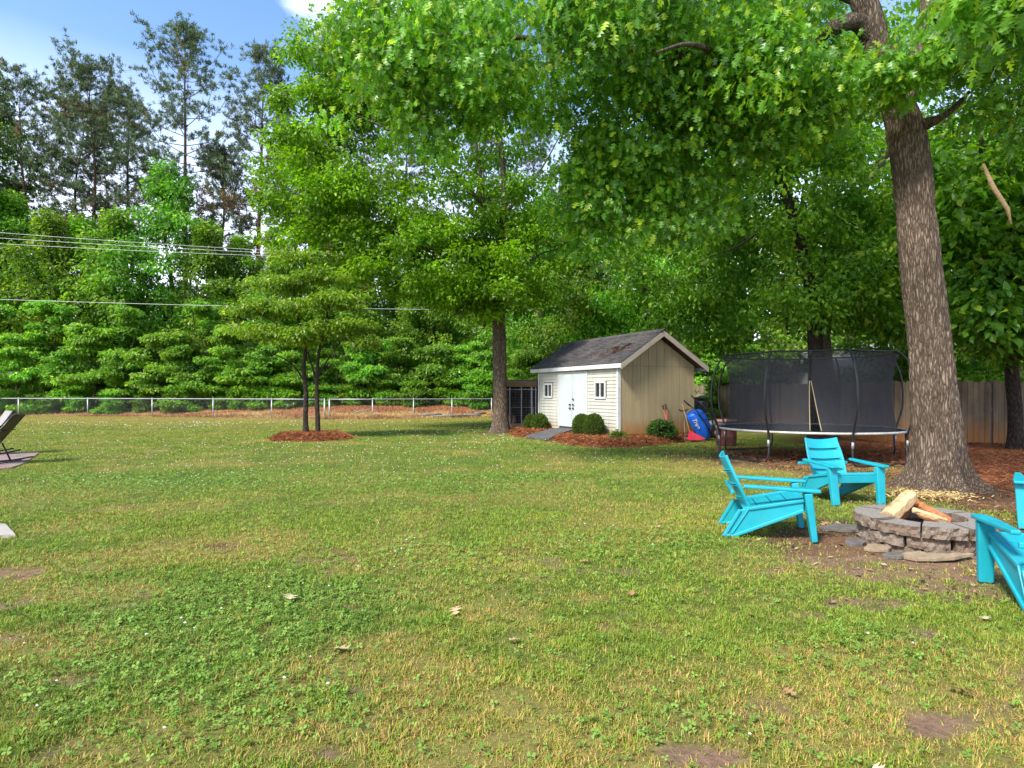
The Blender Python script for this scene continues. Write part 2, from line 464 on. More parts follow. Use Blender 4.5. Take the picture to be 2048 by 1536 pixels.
def poly_dist(x, y, P):
    d = np.full(len(x), 1e9); n = len(P)
    for i in range(n):
        a = np.array(P[i - 1]); b = np.array(P[i]); ab = b - a
        t = np.clip(((x - a[0]) * ab[0] + (y - a[1]) * ab[1]) / (ab @ ab), 0, 1)
        d = np.minimum(d, np.hypot(x - a[0] - t * ab[0], y - a[1] - t * ab[1]))
    return d
def mound(x, y):
    """0 at the rim of the needle beds, 1 inside"""
    w = .22 * (fbm(x * 2.4, y * 2.4, 19) - .5)
    d = np.where(poly_in(x, y, BED), poly_dist(x, y, BED), -poly_dist(x, y, BED)) + w
    e = 1 - np.hypot((x - RING[0]) / RING[2], (y - RING[1]) / RING[3]) + w
    rp = sstep(-.12, .05, np.where(poly_in(x, y, RAMP), poly_dist(x, y, RAMP), -poly_dist(x, y, RAMP)))
    return np.maximum(sstep(0, .55, d) * (1 - rp), sstep(0, .5, e))
def shed_xy(x, y):
    dx, dy = x - 3.17, y - 17.82
    return .4375 * dx - .8992 * dy, .8992 * dx + .4375 * dy
def f_dry(x, y):
    m = blobs(x, y, DRY, .55, 9, 1.1)
    b = sstep(.48, .68, fbm(x * 1.0 + 3, y * 1.3, 23, 5)) * .6 + sstep(.52, .66, fbm(x * 4 + 3, y * 5, 24)) * .35
    far = sstep(22, 31, y) * (1 - sstep(-8, 1, x)) * .75 + .30 * sstep(28, 33, y)
    near = .35 * (1 - sstep(2.6, 4.4, y)) * sstep(.36, .55, fbm(x * 2.5, y * 2.5, 29))
    return np.clip(np.maximum(np.maximum(m, b), far) + near, 0, 1)
def f_lush(x, y): return blobs(x, y, LUSH, .6, 13, .6)
def f_clover(x, y): return blobs(x, y, CLOVER, .5, 33, 1.0)

def lerp(a, b, t): return a + (b - a) * t[:, None]

# ------------------------------------------------------------------ ground sheet
def build_ground():
    xs = np.concatenate([-np.geomspace(420, 14, 34), np.arange(-13, -6, .35), np.arange(-6, 9.5, .09), np.arange(9.5, 20, .35), np.geomspace(21, 420, 32)])
    ys = np.concatenate([np.linspace(-60, -1, 12), np.arange(-.8, 1.6, .4), np.arange(1.6, 10, .09), np.arange(10, 24, .22), np.arange(24, 48, .35), np.geomspace(49, 600, 34)])
    X, Y = np.meshgrid(xs, ys); sh = X.shape; x = X.ravel(); y = Y.ravel()
    z = height(x, y)
    soil = f_soil(x, y); dry = f_dry(x, y); bed = f_strawbed(x, y)
    z = z - .025 * soil * (fbm(x * 5, y * 5, 77)) * (y < 20) + .02 * (fbm(x * 3, y * 3, 78) - .5) * (y < 20) + .03 * bed
    n = fbm(x * 6, y * 6, 50); n2 = fbm(x * 1.5, y * 1.5, 51)
    grass = np.array([.105, .135, .026]); thatch = np.array([.24, .20, .060]); dirt = np.array([.19, .105, .062]); dirt2 = np.array([.095, .055, .036])
    c = lerp(grass[None] * np.ones((len(x), 1)), thatch[None], np.clip(dry * .8 + .15 * n, 0, 1))
    dd = lerp(dirt[None] * np.ones((len(x), 1)), dirt2[None], sstep(.35, .65, n2))
    pale = np.array([.27, .175, .115])
    dd = lerp(dd, pale[None], (y < 5.5) * .6)
    c = lerp(c, dd, np.clip(soil * 1.2, 0, 1))
    c = lerp(c, np.array([.19, .07, .035])[None], bed)
    litter = sstep(-.3, .5, y - yfence(x)) * (1 - .0)
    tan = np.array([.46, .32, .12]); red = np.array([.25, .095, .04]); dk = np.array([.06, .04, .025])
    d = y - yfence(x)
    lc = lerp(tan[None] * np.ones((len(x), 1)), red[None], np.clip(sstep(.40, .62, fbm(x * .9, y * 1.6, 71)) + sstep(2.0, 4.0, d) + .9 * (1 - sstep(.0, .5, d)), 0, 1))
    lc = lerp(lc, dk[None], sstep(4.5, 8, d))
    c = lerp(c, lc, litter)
    c *= (.8 + .4 * fbm(x * 9, y * 9, 52))[:, None]
    ny, nx = sh
    i = np.arange(ny * nx).reshape(sh)
    f = np.stack([i[:-1, :-1], i[:-1, 1:], i[1:, 1:], i[1:, :-1]], -1).reshape(-1, 4)
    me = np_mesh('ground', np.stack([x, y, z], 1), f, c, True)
    t = NT('soil_and_thatch')
    a = t.new('ShaderNodeAttribute', attribute_name='col').outputs['Color']
    v = t.coords('Object')
    nn = t.noise(26, 6, .7, v); n3 = t.noise(160, 4, .7, v)
    cc = t.mix(1.0, a, t.ramp(nn, [(.3, .62), (.7, 1.35)]), 'MULTIPLY')
    cc = t.mix(.6, cc, t.ramp(n3, [(.3, .6), (.7, 1.35)]), 'MULTIPLY')
    m = t.done(t.pbr(cc, .95, .1, 0, t.bump(t.math('ADD', nn, t.math('MULTIPLY', n3, .4)), .7, .03)))
    o = link_mesh('ground', me, m)
    return tag(o, 'patchy lawn ground of soil and thatch running to the woods', 'ground', kind='structure')
build_ground()

# ------------------------------------------------------------------ grass
def blade_cols(x, y, n, r):
    dry = f_dry(x, y); lush = f_lush(x, y)
    g1 = np.array([.090, .185, .018]); g2 = np.array([.245, .375, .034]); yel = np.array([.42, .43, .052]); st = np.array([.60, .43, .14]); bl = np.array([.15, .28, .06])
    t = r.random(n)
    patch = fbm(x * 3.1, y * 3.1, 90)
    c = lerp(g1[None] * np.ones((n, 1)), g2[None], np.clip(.15 + .7 * t + (patch - .5) * 1.4, 0, 1))
    c = lerp(c, bl[None], (r.random(n) < .15 + .25 * lush) * 1.0)
    c = lerp(c, yel[None], np.clip(.48 + .8 * (fbm(x * .9, y * .9, 91) - .5) - .38 * lush + .3 * dry, 0, .8) * r.random(n))
    isdry = r.random(n) < np.clip(dry * .50 + .03, 0, .6)
    st2 = lerp(st[None] * np.ones((n, 1)), np.array([.40, .25, .075])[None], r.random(n))
    c[isdry] = st2[isdry]
    c *= (.75 + .5 * r.random(n))[:, None]
    return c, dry

def blades(x, y, hgt, wid, r, tri):
    n = len(x)
    az = r.random(n) * 2 * np.pi; lean = np.clip(np.abs(r.normal(.85, .38, n)), 0, 1.45)
    d = np.stack([np.cos(az), np.sin(az)], 1)
    sa = az + np.pi / 2 + r.normal(0, .4, n)
    s = np.stack([np.cos(sa), np.sin(sa)], 1) * (wid / 2)[:, None]
    z0 = height(x, y) - .012
    b = np.stack([x, y, z0], 1)
    tip = b.copy(); tip[:, :2] += d * (hgt * np.sin(lean))[:, None]; tip[:, 2] += hgt * np.cos(lean) + .006
    S3 = np.concatenate([s, np.zeros((n, 1))], 1)
    if tri:
        V = np.stack([b - S3, b + S3, tip], 1).reshape(-1, 3); F = np.arange(n * 3).reshape(-1, 3); k = 3
    else:
        mid = b.copy(); mid[:, :2] += d * (hgt * .45 * np.sin(lean * .55))[:, None]; mid[:, 2] += hgt * .55 * np.cos(lean * .55)
        V = np.stack([b - S3, b + S3, mid - S3 * .8, mid + S3 * .8, tip], 1).reshape(-1, 3)
        o = np.arange(n)[:, None, None] * 5
        F = (np.array([[0, 1, 3], [0, 3, 2], [2, 3, 4]])[None] + o).reshape(-1, 3); k = 5
    return V, F, k

def build_grass():
    r = np.random.default_rng(21)
    Vs = []; Fs = []; Cs = []; off = 0
    for a, b, dens, h0, h1, w in ((1.75, 4.2, 22000, .020, .055, .0050), (4.2, 7.5, 8500, .020, .054, .0068), (7.5, 13, 3200, .024, .055, .0110), (13, 22, 1000, .03, .06, .019), (22, 38.5, 360, .03, .06, .034)):
        area = .9 * (b * b - a * a) + .6 * (b - a)
        n = int(area * dens)
        y = np.sqrt(r.random(n) * (b * b - a * a) + a * a); x = (r.random(n) * 2 - 1) * (.89 * y + .3)
        soil = f_soil(x, y); bed = f_strawbed(x, y); cl = f_clover(x, y)
        tuft = vnoise(x * 14, y * 14, 3) if a < 8 else vnoise(x * 5, y * 5, 3)
        keep = (r.random(n) > np.clip(soil * 1.02, 0, .97)) & (r.random(n) > bed * .98) & (y < yfence(x) - .1) & (r.random(n) < .35 + 1.0 * tuft)
        u, v = shed_xy(x, y); keep &= ~((u > -5.1) & (u < .05) & (v > 0) & (v < 3.1)) & ~((x > 2.8) & (y > 19.5))
        keep &= ~((x > 8) & (y > 17.4))
        x, y, tuft, soil, cl = x[keep], y[keep], tuft[keep], soil[keep], cl[keep]
        n = len(x)
        c, dry = blade_cols(x, y, n, r)
        h = (h0 + (h1 - h0) * r.random(n) ** 1.5) * (.55 + .9 * tuft) * (1 - .20 * dry) * (1 - .4 * soil)
        tall = r.random(n) < .01
        h[tall] *= 1.7
        V, F, k = blades(x, y, h, w * (.7 + .6 * r.random(n)), r, a > 7)
        Vs.append(V); Fs.append(F + off); Cs.append(np.repeat(c, k, 0)); off += len(V)
    me = np_mesh('lawn_grass', np.concatenate(Vs), np.concatenate(Fs), np.concatenate(Cs))
    tag(link_mesh('lawn_grass', me, M['grass']), 'short mown lawn grass, green mixed with straw coloured patches', 'grass', kind='stuff')

    # dry grass and needles on the bank beyond the wire fence
    n = 60000
    x = r.uniform(-46, 3.5, n); d = np.abs(r.normal(0, 2.6, n)) + .05; y = yfence(x) + d
    keep = r.random(n) < .85; x, y, d = x[keep], y[keep], d[keep]; n = len(x)
    tan = np.array([.50, .34, .15]); red = np.array([.30, .11, .05])
    c = lerp(tan[None] * np.ones((n, 1)), red[None], np.clip(sstep(.40, .62, fbm(x * .9, y * 1.6, 71)) + sstep(1.8, 4, d), 0, 1) * r.random(n) ** .5)
    c *= (.6 + .6 * r.random(n))[:, None]
    V, F, k = blades(x, y, .06 + .12 * r.random(n), np.full(n, .035), r, True)
    me = np_mesh('dry_grass', V, F, np.repeat(c, k, 0))
    tag(link_mesh('dry_grass', me, M['straw']), 'dry tan grass and fallen needles on the bank past the wire fence', 'dry grass', kind='stuff')

    # clover leaves and white clover heads
    n = 190000
    y = np.sqrt(r.random(n) * (11 ** 2 - 1.8 ** 2) + 1.8 ** 2); x = (r.random(n) * 2 - 1) * (.89 * y + .3)
    keep = (r.random(n) < f_clover(x, y) * .6 + .10) & (f_soil(x, y) < .3) & (f_strawbed(x, y) < .2); x, y = x[keep], y[keep]; n = len(x)
    hgt = height(x, y) + r.uniform(.012, .04, n); rad = r.uniform(.009, .020, n)
    base = np.stack([x, y, hgt], 1); Vs = []; a0 = r.random(n) * 6.28
    tx = r.normal(0, .35, n); ty = r.normal(0, .35, n)
    for q in range(3):
        a = a0 + q * 2.094
        pts = [base]
        for da, rr in ((-.55, .8), (-.2, 1.05), (.2, 1.05), (.55, .8)):
            p = base.copy(); ox = np.cos(a + da) * rad * rr; oy = np.sin(a + da) * rad * rr
            p[:, 0] += ox; p[:, 1] += oy; p[:, 2] += ox * tx + oy * ty
            pts.append(p)
        Vs.append(np.stack(pts, 1))
    V = np.stack(Vs, 1).reshape(-1, 3)
    F = np.arange(len(V)).reshape(-1, 5)
    c = lerp(np.array([[.10, .22, .026]]) * np.ones((n, 1)), np.array([[.25, .39, .065]]), r.random(n))
    me = np_mesh('clover', V, F, np.repeat(c, 15, 0))
    tag(link_mesh('clover', me, M['grass']), 'patches of round leaved clover growing through the lawn', 'clover', kind='stuff')

    n = 42000
    y = np.sqrt(r.random(n) * (30 ** 2 - 2.2 ** 2) + 2.2 ** 2); x = (r.random(n) * 2 - 1) * (.87 * y)
    w = f_clover(x, y) * .30 + .10 * sstep(.5, .62, fbm(x * .45, y * .45, 7)) * (x < 3) * (y > 9) + .06 * f_lush(x, y) * (y > 10)
    w = np.where(y < 6, w * .75, w)
    keep = (r.random(n) < w * .55) & (f_soil(x, y) < .3) & (f_strawbed(x, y) < .1) & ~((x > 3.0) & (y > 17)); x, y = x[keep], y[keep]; n = len(x)
    rad = np.maximum(.0075 + .003 * r.random(n), y * .0011)
    p = np.stack([x, y, height(x, y) + .035 + .02 * r.random(n)], 1)
    octv = np.array([[1, 0, 0], [0, 1, 0], [-1, 0, 0], [0, -1, 0], [0, 0, .8], [0, 0, -.8]], float)
    octf = np.array([[0, 1, 4], [1, 2, 4], [2, 3, 4], [3, 0, 4], [1, 0, 5], [2, 1, 5], [3, 2, 5], [0, 3, 5]])
    V = (p[:, None] + octv[None] * rad[:, None, None]).reshape(-1, 3)
    F = (octf[None] + np.arange(n)[:, None, None] * 6).reshape(-1, 3)
    c = np.array([[.66, .66, .56]]) * (.8 + .3 * r.random(n))[:, None]
    me = np_mesh('clover_flowers', V, F, np.repeat(c, 6, 0))
    tag(link_mesh('clover_flowers', me, M['straw']), 'small white clover heads dotted over the lawn', 'flowers', kind='stuff')
build_grass()

def needles(name, x, y, z, length, width, label, cat, seed=1, lift=.35, cols=((.34, .135, .06), (.20, .075, .035))):
    r = np.random.default_rng(seed); n = len(x)
    az = r.random(n) * 6.28; el = r.normal(0, lift, n)
    d = np.stack([np.cos(az) * np.cos(el), np.sin(az) * np.cos(el), np.sin(el)], 1) * (length * (.6 + .8 * r.random(n)))[:, None]
    s = np.stack([-np.sin(az), np.cos(az), np.zeros(n)], 1) * width
    b = np.stack([x, y, z], 1) - d * .4
    V = np.stack([b - s * .5, b + s * .5, b + d * .55 + s * .4 + np.array([0, 0, .01]), b + d], 1).reshape(-1, 3)
    F = (np.array([[0, 1, 2], [0, 2, 3]])[None] + np.arange(n)[:, None, None] * 4).reshape(-1, 3)
    c = lerp(np.array([cols[0]]) * np.ones((n, 1)), np.array([cols[1]]), r.random(n)) * (.6 + .8 * r.random(n))[:, None]
    me = np_mesh(name, V, F, np.repeat(c, 4, 0))
    return tag(link_mesh(name, me, M['straw']), label, cat, kind='stuff')

# needle litter on the beds right of the oak and scattered over the bare soil
r = np.random.default_rng(31)
n = 70000
x = r.uniform(5.2, 17, n); y = r.uniform(6.2, 17.6, n)
w = f_strawbed(x, y) * .95 + .12 * f_soil(x, y)
k = (r.random(n) < w) & (mound(x, y) < .05)
x, y = x[k], y[k]
needles('pine_straw', x, y, height(x, y) + .015 + .05 * r.random(len(x)) * f_strawbed(x, y), .16, .007, 'red brown pine needle litter under the big oak and along the board fence', 'pine straw', 3)
n = 26000
x = r.uniform(2.2, 8.5, n); y = r.uniform(4.2, 16, n)
k = r.random(n) < f_soil(x, y) * .35
x, y = x[k], y[k]
def litter():
    rr = np.random.default_rng(5); n = len(x); c0 = np.stack([x, y, height(x, y) + .006], 1)
    a = rr.random(n) * 6.28; s = .012 + .03 * rr.random(n) ** 2
    ux = np.stack([np.cos(a), np.sin(a), rr.normal(0, .25, n)], 1) * s[:, None]; uy = np.stack([-np.sin(a), np.cos(a), rr.normal(0, .25, n)], 1) * (s * .45)[:, None]
    V = np.stack([c0 - ux, c0 + uy, c0 + ux, c0 - uy], 1).reshape(-1, 3); F = np.arange(n * 4).reshape(-1, 4)
    c = np.array([[.16, .085, .05], [.30, .19, .10], [.07, .045, .03], [.42, .31, .19]])[rr.integers(0, 4, n)]
    me = np_mesh('leaf_litter', V, F, np.repeat(c, 4, 0))
    tag(link_mesh('leaf_litter', me, M['straw']), 'crumbs of dead leaf and bark on the bare soil around the fire ring', 'leaf litter', kind='stuff')
litter()
# ------------------------------------------------------------------ trees
def catmull(P, k=4):
    P = [Vector(p) for p in P]
    if len(P) < 3: return P
    Q = [P[0] * 2 - P[1]] + P + [P[-1] * 2 - P[-2]]; out = []
    for i in range(1, len(Q) - 2):
        a, b, c, d = Q[i - 1:i + 3]
        for j in range(k):
            t = j / k
            out.append(.5 * ((2 * b) + (c - a) * t + (2 * a - 5 * b + 4 * c - d) * t * t + (3 * b - a - 3 * c + d) * t ** 3))
    out.append(P[-1]); return out

LEAF = {
 'simple': (np.array([[0, 0, 0], [.45, .30, .10], [1, 0, -.10], [.45, -.30, .10]]), np.array([[0, 1, 2], [0, 2, 3]])),
 'ovate': (np.array([[0, 0, 0], [.3, .20, .06], [.68, .27, .07], [1, 0, -.14], [.68, -.27, .07], [.3, -.20, .06], [.5, 0, 0]]),
           np.array([[0, 6, 1], [1, 6, 2], [2, 6, 3], [3, 6, 4], [4, 6, 5], [5, 6, 0]])),
 'oak': (np.array([[0, 0, 0], [.12, .03, 0], [.30, .40, .05], [.36, .07, .0], [.62, .46, .04], [.66, .07, -.03], [.90, .27, -.05], [1.0, 0, -.12],
                   [.90, -.27, -.05], [.66, -.07, -.03], [.62, -.46, .04], [.36, -.07, 0], [.30, -.40, .05], [.12, -.03, 0], [.5, 0, -.02]]),
         np.array([[1, 3, 2], [3, 5, 4], [5, 7, 6], [7, 9, 8], [9, 11, 10], [11, 13, 12], [1, 13, 14], [1, 14, 3], [3, 14, 5], [5, 14, 7], [7, 14, 9], [9, 14, 11], [11, 14, 13]])),
}

class Leaves:
    def __init__(s, seed): s.V = []; s.F = []; s.C = []; s.o = 0; s.r = np.random.default_rng(seed)
    def add(s, pos, axis, nrm, size, tmpl, col):
        T, TF = LEAF[tmpl]; n = len(pos)
        axis = axis / np.linalg.norm(axis, axis=1, keepdims=True)
        nrm = nrm - axis * (nrm * axis).sum(1, keepdims=True); nrm /= np.linalg.norm(nrm, axis=1, keepdims=True) + 1e-9
        side = np.cross(nrm, axis)
        V = pos[:, None] + size[:, None, None] * (T[None, :, 0:1] * axis[:, None] + T[None, :, 1:2] * side[:, None] + T[None, :, 2:3] * nrm[:, None])
        s.V.append(V.reshape(-1, 3)); s.F.append((TF[None] + np.arange(n)[:, None, None] * len(T) + s.o).reshape(-1, 3))
        s.C.append(np.repeat(col, len(T), 0)); s.o += n * len(T)
    def cloud(s, centers, per, spread, size, tmpl, pal, droop=.25, up=1.0, jit=.55, sv=.35, tone=.3, dirbias=None):
        r = s.r; c = np.asarray(centers, float); k = len(c); n = k * per
        cc = np.repeat(c, per, 0); sp = np.asarray(spread, float)
        off = r.normal(0, 1, (n, 3)); off /= np.linalg.norm(off, axis=1, keepdims=True); off *= (r.random(n) ** .5)[:, None]
        pos = cc + off * sp
        ax = off * np.array([1, 1, .35]) + r.normal(0, .45, (n, 3)); ax[:, 2] -= droop
        if dirbias is not None: ax += np.asarray(dirbias)
        nr = r.normal(0, jit, (n, 3)); nr[:, 2] += up
        sz = size * (1 - sv + 2 * sv * r.random(n))
        a, b = np.array(pal[0]), np.array(pal[1])
        t = np.clip(np.repeat(r.random(k), per) * .7 + .45 * r.random(n) - .07, 0, 1)
        col = lerp(a[None] * np.ones((n, 1)), b[None], t)
        if len(pal) > 2:
            m = r.random(n) < pal[3]; col[m] = np.array(pal[2])
        col *= (np.repeat(1 - tone / 2 + tone * r.random(k), per) * (.8 + .4 * r.random(n)))[:, None]
        s.add(pos, ax, nr, sz, tmpl, col)
    def build(s, name, mat, parent):
        me = np_mesh(name, np.concatenate(s.V), np.concatenate(s.F), np.concatenate(s.C))
        return link_mesh(name, me, mat, parent)

class Wood:
    def __init__(s): s.mb = MB(); s.p = []; s.r = []
    def path(s, pts, r0, r1, n=8, k=4, radii=None):
        P = catmull(pts, k); m = len(P)
        if radii is not None:
            rr = np.interp(np.linspace(0, len(radii) - 1, m), np.arange(len(radii)), radii)
        else:
            rr = [r0 + (r1 - r0) * (i / (m - 1)) ** .8 for i in range(m)]
        s.mb.tube(P, list(rr), n)
        for a, b in zip(P, rr): s.p.append(tuple(a)); s.r.append(float(b))
    def connect(s, centers, seed=0, rmax=.06, sag=.0, k=3, n=5, zmin=None):
        """grow a twig from the nearest piece of wood to every leaf cluster"""
        r = random.Random(seed); c = [Vector(q) for q in centers]
        P = np.array(s.p); d = [np.min(np.linalg.norm(P - np.array(q), axis=1)) for q in c]
        for i in np.argsort(d):
            q = c[i]; P = np.array(s.p); v = P - np.array(q)
            w = np.linalg.norm(v, axis=1) + .6 * np.maximum(v[:, 2] + .1, 0)
            if zmin is not None: w = w + 5 * (P[:, 2] < zmin)
            j = int(np.argmin(w)); a = Vector(s.p[j]); L = (q - a).length
            if L < .05: continue
            r0 = min(s.r[j] * .65, rmax, .010 + .014 * L); r1 = max(.004, r0 * .35)
            mid = a.lerp(q, .5) + Vector((r.uniform(-.1, .1), r.uniform(-.1, .1), r.uniform(0, .14) - sag)) * L
            s.path([a, a.lerp(mid, .55) + Vector((r.uniform(-.04, .04), r.uniform(-.04, .04), .03)) * L, mid, q], r0, r1, n, k)
    def build(s, name, mat, parent): return s.mb.build(name, mat, parent, smooth=True)

def in_lobes(lobes, seed, shell=.45):
    """cluster centres inside ellipsoids (cx, cy, cz, rx, ry, rz, n)"""
    r = np.random.default_rng(seed); out = []
    for cx, cy, cz, rx, ry, rz, n in lobes:
        d = r.normal(0, 1, (n, 3)); d /= np.linalg.norm(d, axis=1, keepdims=True)
        q = (shell + (1 - shell) * r.random(n) ** .6)[:, None]
        out.append(d * q * np.array([rx, ry, rz]) + np.array([cx, cy, cz]))
    return np.concatenate(out)

def flare(r, seed, n_lobes=5, R0=.0):
    pass

def trunk_mesh(name, pts, radii, mat, parent, seed=1, nseg=96, flare_h=.8, flare_r=.35, lobes=6, rough=.012, k=14, furrow=26):
    """a single trunk with root flare and furrowed bark as real relief"""
    P = catmull(pts, k); m = len(P)
    rr = np.interp(np.linspace(0, len(radii) - 1, m), np.arange(len(radii)), radii)
    A = np.linspace(0, 2 * np.pi, nseg, endpoint=False)
    r = np.random.default_rng(seed); ph = r.random(lobes) * 6.28
    V = np.zeros((m, nseg, 3))
    z0 = P[0].z
    s = 0
    for i, p in enumerate(P):
        if i: s += (P[i] - P[i - 1]).length
        h = p.z - z0
        fl = flare_r * np.exp(-np.maximum(h, 0) / flare_h * 2.6)
        lob = .5 + .5 * np.cos(A * lobes + ph[0] + .9 * np.sin(A * 2 + ph[1]))
        rad = rr[i] + fl * (.45 + .75 * lob)
        wob = (vnoise(np.cos(A) * 1.3 + 7, np.sin(A) * 1.3 + s * .9, seed) - .5) * .10 * rr[i]
        U = A / 6.2832 * furrow
        tw = (vnoise(A * 0 + 3, A * 0 + s * 1.1, seed + 3) - .5) * 1.2
        # periodic in angle: blend two copies
        def per(f):
            w = A / (2 * np.pi); return f(A) * (1 - w) + f(A - 2 * np.pi) * w
        fur = per(lambda a: 1 - np.abs(2 * vnoise(a / 6.2832 * furrow + tw, a * 0 + s * 2.2, seed + 5) - 1))
        fin = per(lambda a: vnoise(a / 6.2832 * furrow * 2.7, a * 0 + s * 9, seed + 9))
        rad = rad + wob - rough * 2.2 * (1 - fur) ** 1.5 + rough * .9 * (fin - .5)
        V[i, :, 0] = p.x + np.cos(A) * rad; V[i, :, 1] = p.y + np.sin(A) * rad; V[i, :, 2] = p.z
    idx = np.arange(m * nseg).reshape(m, nseg); nx = np.roll(idx, -1, 1)
    F = np.stack([idx[:-1], nx[:-1], nx[1:], idx[1:]], -1).reshape(-1, 4)
    return link_mesh(name, np_mesh(name, V.reshape(-1, 3), F, None, True), mat, parent), P, rr

# ---- the big oak by the fire ring (local origin at its foot)
def big_oak():
    bx, by = 6.76, 9.42
    root = thing('oak_tree', 'huge oak with a broad furrowed trunk and flared roots between trampoline and fire pit', 'tree', (bx, by, hz(bx, by)))
    L = lambda x, y, z: (x - bx, y - by, z)
    tp = [L(6.76, 9.42, -.15), L(6.72, 9.42, .35), L(6.64, 9.42, 1.2), L(6.55, 9.42, 2.2), L(6.34, 9.42, 4.2), L(6.22, 9.45, 5.5), L(6.02, 9.5, 6.3), L(5.68, 9.5, 7.3), L(5.3, 9.5, 9), L(5.0, 9.4, 11.5), L(4.9, 9.4, 14)]
    tr = [.40, .37, .335, .30, .27, .265, .22, .20, .17, .12, .05]
    trunk, P, rr = trunk_mesh('trunk', tp, tr, M['bark_oak'], root, 4, 170, .62, .56, 7, .018, 26, 30)
    w = Wood()
    for a, b in zip(P[::4], rr[::4]):
        if a.z > 3.5: w.p.append(tuple(a)); w.r.append(float(b))
    limb = lambda pts, r0, r1: w.path([L(*p) for p in pts], r0, r1, 10, 5)
    limb([(5.75, 9.5, 7.05), (5.4, 9.4, 7.3), (4.9, 9.3, 7.1), (4.3, 9.4, 6.85), (3.2, 9.7, 6.95), (1.8, 9.9, 7.1), (.2, 10.0, 7.4), (-1.4, 10.1, 7.5)], .155, .03)
    limb([(4.2, 9.4, 6.9), (3.3, 10.4, 6.5), (2.5, 11, 6.1), (1.7, 11.3, 5.6)], .075, .015)
    limb([(3.4, 9.7, 6.95), (2.6, 8.8, 6.6), (2.0, 8.3, 6.2)], .06, .014)
    limb([(5.6, 9.5, 7.7), (4.6, 10.2, 8.6), (3.0, 11.2, 9.2), (1.0, 12.2, 9.6)], .13, .03)
    limb([(6.1, 9.5, 5.9), (6.55, 9.6, 7.0), (6.85, 9.8, 8.4), (7.3, 10.2, 11), (7.6, 10.4, 13)], .19, .05)
    limb([(6.8, 9.8, 8.2), (8.2, 10.4, 9.2), (10, 11, 9.6)], .10, .025)
    limb([(6.6, 9.6, 7.2), (6.3, 8.4, 7.2), (5.7, 7.0, 6.6), (5.2, 5.8, 6.0), (4.6, 5.0, 5.5)], .09, .015)
    limb([(6.7, 9.7, 7.8), (8.0, 8.8, 7.8), (8.6, 7.6, 7.2)], .08, .02)
    limb([(5.2, 9.4, 9.5), (3.4, 8.2, 10.3), (1.2, 7.4, 10.6)], .11, .03)
    limb([(5.0, 9.4, 11), (5.8, 12.2, 12), (6.2, 13.6, 11.5)], .09, .03)
    stub = MB()
    stub.tube([L(6.34, 9.3, 5.62), L(6.62, 9.2, 5.72), L(6.80, 9.15, 5.88), L(6.95, 9.12, 6.06)], [.11, .05, .04, .025], 9)
    stub.build('broken_limb', M['bark_oak'], root, True)
    lob = [(1.2, 10.0, 7.2, 4.6, 1.8, 1.25, 115), (-1.6, 10.2, 6.9, 1.7, 1.2, 1.35, 34), (2.7, 10.8, 5.7, 1.6, 1.0, 1.5, 55), (1.7, 11.2, 5.2, .9, .7, 1.2, 22), (4.2, 9.8, 6.4, 1.4, 1.2, .95, 50),
           (5.6, 8.7, 6.15, .55, .3, .25, 7), (6.6, 8.6, 6.45, .7, .4, .35, 12), (6.1, 6.6, 6.2, 1.0, 1.3, .7, 26), (4.55, 5.2, 5.05, .55, .5, .4, 9), (8.4, 8.2, 7.0, 1.6, 1.3, .8, 34), (9.6, 11, 7.6, 2.2, 1.6, 1.6, 50),
           (2.5, 12.0, 9.3, 4.2, 2.2, 1.8, 62), (6.0, 12.8, 10.5, 4.2, 2.4, 2.6, 48), (4.4, 9.2, 12, 4.5, 3.6, 2.8, 34), (1.2, 8, 10.4, 2.6, 2, 1.4, 12)]
    C = in_lobes([l[:6] + (int(l[6] * 2.0),) for l in lob], 11, .2)
    C -= np.array([bx, by, 0])
    # keep the trunk in view
    wx = C[:, 0] + bx; keep = ~((np.abs(wx / (C[:, 1] + by) * 1200 - 810) < 70) & (C[:, 1] + by < 9.6) & (C[:, 2] < 6.0))
    keep &= ~((np.abs(wx / (C[:, 1] + by) * 1200 - 715) < 55) & (C[:, 1] + by < 9.7) & (C[:, 2] > 6.5))
    C = C[keep]
    w.connect(C, 3, .06, .03, 3, 5, 4.0)
    w.build('limbs', M['bark_oak'], root)
    lv = Leaves(5)
    pal = ((.055, .150, .024), (.145, .30, .042), (.25, .36, .04), .15)
    lv.cloud(C, 62, (.46, .46, .40), .128, 'oak', pal, 1.0, .6, .8, .4, .55)
    lv.build('crown', M['leaf_oak'], root)
    h = MB(); h.tube([(7.0 - bx + .12, -.35, 4.95), (7.25 - bx, -.37, 4.6), (7.45 - bx, -.4, 4.25), (7.5 - bx, -.4, 4.02)], [.018, .035, .03, .012], 7)
    o = h.build('hanging_branch', M['log_pale'], None, True); o.location = root.location
    tag(o, 'bare broken branch hanging beside the big oak trunk', 'branch')
big_oak()

